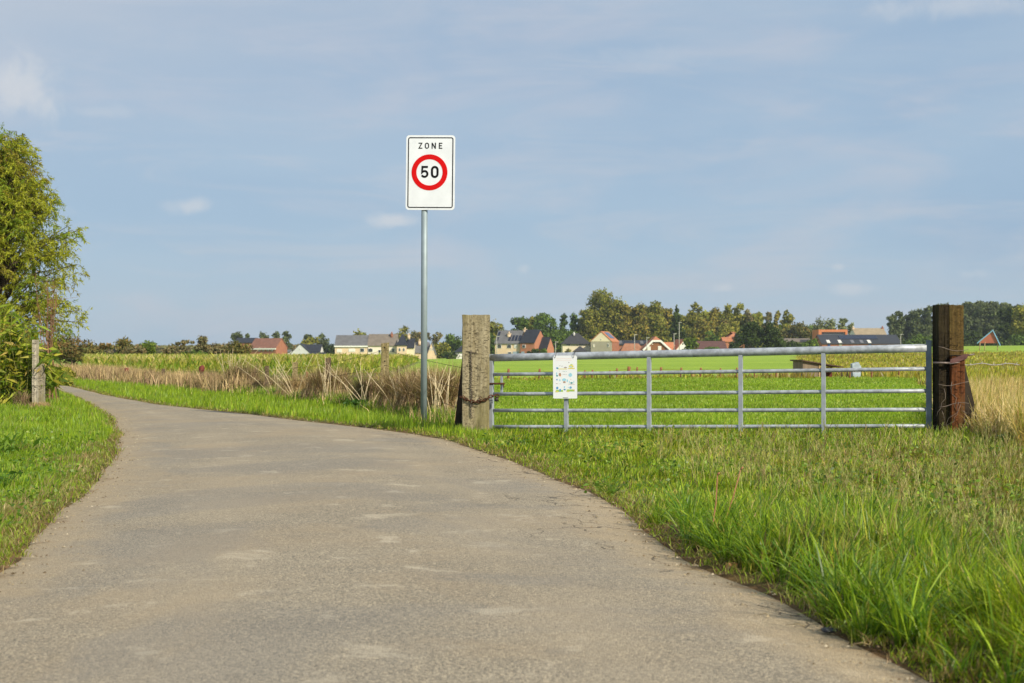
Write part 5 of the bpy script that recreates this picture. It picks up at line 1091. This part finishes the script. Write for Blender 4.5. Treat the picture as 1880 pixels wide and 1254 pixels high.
feather_weed('dock_weed', 'broad leaved dark green weed at the left frame edge', 8, 0, 14.0, 60, [(.13, .24, .03), (.2, .32, .04)], 3, .20, .04, .8)
feather_weed('leafy_weed', 'dark low leafy weed lower on the left frame edge', 8, 0, 10.5, 90, [(.07, .15, .02), (.13, .25, .03)], 4, .05, .03)
feather_weed('leafy_weed', 'flattened leafy weed at the asphalt edge beyond the twig', 1120, 0, 10.0, 70, [(.14, .26, .03), (.26, .34, .06)], 5, .05, .022, .1)
feather_weed('nettle', 'dark green leafy weed in the straw at the right frame edge', 1872, 0, 14.2, 160, [(.05, .12, .02), (.08, .17, .02)], 6, .09, .05, .3)
feather_weed('nettle', 'dark green nettle patch left of the tall wooden fence post', 655, 0, 25.6, 240, [(.06, .14, .02), (.1, .2, .03)], 7, .16, .06, .5)
feather_weed('leafy_weed', 'tiny yellow leaf plant near the lower right frame edge', 1838, 0, 6.1, 30, [(.40, .45, .06)], 8, .08, .035, .5)
for (pa, ya, pb, yb_, D, lb) in ((1317, 870, 1312, 985, 7.3, 'shorter red brown dry stalk standing in the verge'), (1360, 860, 1335, 968, 7.5, 'longer leaning red brown stalk right of the shorter one')):
    x_, y_ = Pt(pb, D); z_ = gz(x_, y_); h_ = EYE + (HY - ya) / F * D - z_; tx = (pa - pb) / F * D
    m = MB().tube([(0, 0, -.02), (-.012, 0, h_ * .3), (tx * .4, 0, h_ * .6), (tx, 0, h_)], [.0045, .004, .0035, .0028], 6); m.tube([(tx, 0, h_ - .004), (tx + .012, 0, h_ + .008)], [.006, .004], 6)
    tag(m.build('dry_stalk', mat('red_brown_stalk', (.42, .20, .10), .7, .3, 20), loc=(x_, y_, z_)), lb, 'stalk')
r = np.random.default_rng(33)
for i, (px_, py_, lb) in enumerate(((1326, 1013, 'curled brown dead leaf on the bare soil, nearest the grass'), (1342, 1032, 'crumpled orange brown dead leaf below the other one'), (1315, 1032, 'tiny brown dead leaf left of the crumpled one'))):
    D = 1.0 / ((py_ - HY) / F) * .97; x_, y_ = Pt(px_, D); z_ = gz(x_, y_); V = []; n = 8; sz = .028 if i < 2 else .014
    for a_ in range(n):
        for b_ in range(n): u_, v_ = a_ / (n - 1) - .5, b_ / (n - 1) - .5; V.append((u_ * 2 * sz * (1 - abs(v_) * .9), v_ * 2.4 * sz, sz * (.5 + .7 * math.sin(u_ * 6 + v_ * 5) + .2 * r.normal())))
    ii = np.arange(n * n).reshape(n, n); q_ = np.stack([ii[:-1, :-1], ii[1:, :-1], ii[1:, 1:], ii[:-1, 1:]], -1).reshape(-1, 4)
    o = npobj('dead_leaf', np.array(V), [q_], M_DRY, np.tile([.50, .26, .12], (n * n, 1)), smooth=True); o.location = (x_, y_, z_ + .002); o.rotation_euler = (0, 0, i * 1.3); o.scale = (.8, .8, .6); tag(o, lb, 'leaf', 'dead leaves on the soil')
D = 5.13; x_, y_ = Pt(1521, D); bm_ = MB(); z_ = gz(x_, y_)
r = np.random.default_rng(8); bm = bmesh.new(); bmesh.ops.create_icosphere(bm, subdivisions=3, radius=1)
for v in bm.verts: k_ = 1 + .16 * math.sin(v.co.x * 4 + 1) * math.cos(v.co.y * 5) + r.normal(0, .02); v.co = Vector((v.co.x * .030 * k_, v.co.y * .022 * k_, v.co.z * .010 * k_))
me = bpy.data.meshes.new('stone'); bm.to_mesh(me); bm.free(); me.materials.append(mat('dark_stone', (.06, .065, .075), .6, .5, 40, .4)); o = bpy.data.objects.new('stone', me); C.objects.link(o); o.location = (x_ - .0, y_, .006)
tag(o, 'dark bluish stone at the asphalt edge in the lower right', 'stone')
# twigs and clippings on the asphalt edge
r = np.random.default_rng(41); m = MB()
for k_ in range(70):
    i = int(r.integers(40, 170)); p = RR[i]; off = r.normal(-.05, .10); x_ = p[0] + off; y_ = p[1] + r.normal(0, .03); a_ = r.uniform(0, 3.14); L = r.uniform(.03, .11); z_ = max(gz(x_, y_), .004) + .008
    m.tube([(x_, y_, z_), (x_ + L * .5 * math.cos(a_) + .01, y_ + L * .5 * math.sin(a_), z_ + .008), (x_ + L * math.cos(a_), y_ + L * math.sin(a_), z_)], [.0016, .0016, .0008], 4)
tag(m.build('grass_clippings', mat('clipping', (.35, .27, .14), .9, .4, 9)), 'dry clippings and twigs scattered along the right asphalt edge', 'litter', kind='stuff')
# long arching tufts along the near right edge
r = np.random.default_rng(140); b = Bag()
for k_ in range(270):
    y0_ = 3.7 * (8.6 / 3.7) ** r.random(); xe = np.interp(y0_, RR[:, 1], RR[:, 0]); x0_ = xe + r.uniform(.06, 1.5) ; nb_ = int(r.integers(26, 60)); a_ = r.uniform(0, 6.28, nb_); q_ = np.sqrt(r.random(nb_)) * .05
    P = np.stack([x0_ + q_ * np.cos(a_), y0_ + q_ * np.sin(a_), np.zeros(nb_)], 1); P[:, 2] = zground(P[:, 0], P[:, 1]) - .01; hs = r.uniform(.15, .31) * (1 - .35 * float(sm(x0_ - xe, .9, 1.5))); lean_ = r.uniform(0, 6.28)
    a2 = np.where(r.random(nb_) < .55, a_, lean_ + r.normal(0, .6, nb_)); c = palette(nb_, [G1, G2, (.15, .28, .02), G3, (.10, .21, .02), YEL], [4, 3, 3, 2.5, 3, .4], .2, r)
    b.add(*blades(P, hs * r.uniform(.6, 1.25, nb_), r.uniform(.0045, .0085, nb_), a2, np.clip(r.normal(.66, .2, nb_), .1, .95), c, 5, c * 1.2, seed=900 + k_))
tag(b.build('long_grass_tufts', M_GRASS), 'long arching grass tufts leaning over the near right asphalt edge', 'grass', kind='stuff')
# dry thatch lying along both asphalt edges
r = np.random.default_rng(141); n = 26000; E_ = np.concatenate([RR[20:330], RL[20:330]]); sgn = np.concatenate([np.ones(310), -np.ones(310)]); wk_ = np.concatenate([np.clip(RR[20:330, 1] + 3, 4, None) ** -1.1, np.clip(RL[20:330, 1] + 3, 4, None) ** -1.1]) * np.tile(np.gradient(RR[20:330, 1]), 2); wk_ = np.clip(wk_, 0, None); i_ = r.choice(620, n, p=wk_ / wk_.sum())
nrm_ = np.gradient(E_, axis=0); nrm_ = np.stack([nrm_[:, 1], -nrm_[:, 0]], 1) / (np.hypot(*nrm_.T)[:, None] + 1e-9); off = np.abs(r.normal(.03, .09, n)) - .02; P2 = E_[i_] + nrm_[i_] * (off * sgn[i_])[:, None] + r.normal(0, .02, (n, 2)); d_ = road_d(P2[:, 0], P2[:, 1]); P = np.concatenate([P2, np.maximum(zground(P2[:, 0], P2[:, 1], d_), .004)[:, None] + .002], 1)
c = palette(n, [STRAW, (.30, .2, .1), G2, (.34, .36, .07), G1], [3, 2, 2.4, 2, 2], .25, r); b = Bag(); b.add(*blades(P, r.uniform(.03, .09, n), .002 + .0004 * P[:, 1], r.uniform(0, 6.28, n), r.uniform(.55, .97, n), c, 2, c, seed=142))
tag(b.build('edge_thatch', M_GRASS), 'dry thatch and short blades lying along the asphalt edges', 'grass', kind='stuff')
# loose grit and crumbs along the edges
r = np.random.default_rng(151); n = 5000; i_ = r.choice(620, n, p=wk_ / wk_.sum()); P2 = E_[i_] - nrm_[i_] * (np.abs(r.normal(0, .14, n)) * sgn[i_])[:, None] + r.normal(0, .02, (n, 2)); q0 = np.concatenate([P2, np.full((n, 1), .004)], 1); q0[:, 2] += .034 * np.clip(-road_d(P2[:, 0], P2[:, 1]) / 1.2, 0, 1); g_ = (r.uniform(.0025, .008, n) + .0001 * P2[:, 1])[:, None]
V = np.stack([q0 + g_ * r.normal(0, .15, (n, 3)) + g_ * np.array(k_) for k_ in ((-1, -.6, 0), (1, -.6, 0), (0, 1.1, 0), (.1, .1, .9))], 1).reshape(-1, 3); b0 = (np.arange(n) * 4)[:, None]
tag(npobj('loose_grit', V, [np.concatenate([b0 + np.array([f_]) for f_ in ((0, 1, 3), (1, 2, 3), (2, 0, 3))])], M_DRY, palette(n, [(.42, .34, .22), (.2, .15, .09), (.55, .48, .36)], [2, 2, 1], .2, r).repeat(4, 0)), 'loose grit and soil crumbs along the asphalt edges', 'grit', kind='stuff')
# low broad leaves (clover, plantain) mixed through the verges
r = np.random.default_rng(143); n = 26000; y_ = 4.0 * (18 / 4.0) ** r.random(n); x_ = np.where(r.random(n) < .68, r.uniform(-.08, .42, n), r.uniform(-.46, -.2, n)) * y_; d_ = road_d(x_, y_); kk = (d_ > .08) & (wave(x_, y_, 2.3, 66) > .12) & (fence_side(x_, y_) < 0); x_, y_, d_ = x_[kk], y_[kk], d_[kk]; n = len(x_); a_ = r.uniform(0, 6.28, n)
P = np.stack([x_, y_, zground(x_, y_, d_) + r.uniform(.03, .12, n)], 1); V, Q, c = leaves(P, np.stack([np.cos(a_), np.sin(a_), r.normal(.2, .35, n)], 1), r.uniform(.018, .04, n) + .0008 * y_, r.uniform(.012, .026, n) + .0006 * y_, palette(n, [(.16, .29, .03), (.24, .37, .04), (.10, .20, .025), (.36, .42, .08)], [3, 3, 2, .6], .2, r), r)
tag(npobj('verge_weeds', V, [Q], M_GRASS, c), 'low clover like leaves mixed through the grass verges', 'weeds', kind='stuff')
# seed heads standing above the verge
r = np.random.default_rng(77); n = 2400; y_ = 4.6 * (15.5 / 4.6) ** r.random(n); x_ = r.uniform(.10, .42, n) * y_; d_ = road_d(x_, y_); kk = (d_ > .9) & (wave(x_, y_, 1.1, 44) > -.55) & (y_ > 5.5); x_, y_, d_ = x_[kk], y_[kk], d_[kk]; n = len(x_)
P = np.stack([x_, y_, zground(x_, y_, d_)], 1); hh = r.uniform(.14, .30, n); az_ = r.uniform(0, 6.28, n); bd = r.uniform(.1, .5, n); b = Bag(); c = palette(n, [(.42, .38, .16), (.32, .25, .12), (.36, .40, .12)], [2, 1.2, 2], .25, r)
b.add(*blades(P, hh, .0016 + .0002 * y_, az_, bd, c, 3, c, seed=78))
for k_ in range(9):
    t = .62 + .042 * k_; tip = P + np.stack([np.cos(az_), np.sin(az_), 0 * az_], 1) * (bd * (.35 * t + .65 * t * t) * hh)[:, None] + np.array([0, 0, 1.]) * (hh * t * .96)[:, None]
    b.add(*blades(tip, .045 * (1.25 - t) * 2, .0022 + .00018 * y_, r.uniform(0, 6.28, n), r.uniform(.3, .9, n), c * .9, 2, c, seed=80 + k_))
tag(b.build('seed_heads', M_DRY), 'fine brownish grass seed heads over the verge before the gate', 'grass', kind='stuff')
# distant undergrowth mass that closes the wood below the crowns
def mass(name, label, px0, px1, hpx0, D, n, pal, seed):
    r = np.random.default_rng(seed); px_ = r.uniform(px0, px1, n); y = D + r.uniform(-8, 8, n); x = (px_ - CX) / F * y; zb = zground(x, y, np.full(n, 50.)); Hh = (hpx0 * (.93 + .05 * np.sin(px_ * .045 + seed) + .05 * np.abs(np.sin(px_ * .13)) + r.normal(0, .02, n))) / F * D
    P = np.stack([x, y, zb + Hh * r.random(n)], 1); nn = r.normal(0, .6, (n, 3)) + np.array([.3, -.5, .4]); nn /= np.linalg.norm(nn, axis=1)[:, None]; a = np.cross(nn, r.normal(size=(n, 3))); a /= np.linalg.norm(a, axis=1)[:, None]; b_ = np.cross(nn, a)
    s = .0012 * D * r.uniform(.6, 1.4, n)[:, None]; V = np.stack([P + a * s, P + b_ * s * .7, P - a * s, P - b_ * s * .7], 1).reshape(-1, 3); c = np.array(PALS[pal])[r.choice(3, n)] * (1 + .25 * np.sin(px_ * .21) * np.sin(px_ * .083 + 1))[:, None] * (1 + r.normal(0, .2, (n, 1)))
    tag(npobj(name, V, [np.arange(4 * n).reshape(-1, 4)], M_FARLEAF, c.repeat(4, 0), None), label, 'undergrowth', kind='stuff')
mass('far_undergrowth', 'dark undergrowth closing the wood behind the village houses', 870, 1500, 48, 500, 34000, 'green', 1)
mass('far_undergrowth', 'dark understorey of the wood on the right', 1722, 1990, 82, 535, 30000, 'blue', 2)
mass('far_undergrowth', 'dark understorey left of the mossy post', 1640, 1730, 52, 535, 9000, 'blue', 4)
mass('far_wood', 'continuous autumn coloured wood behind the village', 1062, 1400, 74, 500, 30000, 'olive', 6)
mass('far_undergrowth', 'low distant hedge line behind the left hand houses', 60, 860, 24, 520, 20000, 'grey', 3)

# ------------------------------------------------------------------ thin country haze
hz = MB().box(-1450, 1450, -60, 1500, -5, 60).build('haze', bpy.data.materials.new('haze_air')); hm = hz.data.materials[0]; hm.use_nodes = True; t = NT(hm.node_tree); t.n.clear()
pv = t.new('ShaderNodeVolumePrincipled'); pv.inputs['Density'].default_value = 0.00015; pv.inputs['Color'].default_value = (.80, .88, .97, 1); pv.inputs['Anisotropy'].default_value = .2
ou = t.new('ShaderNodeOutputMaterial'); t.l.new(pv.outputs[0], ou.inputs['Volume']); tag(hz, 'thin pale haze over the fields and village', 'haze', kind='stuff')
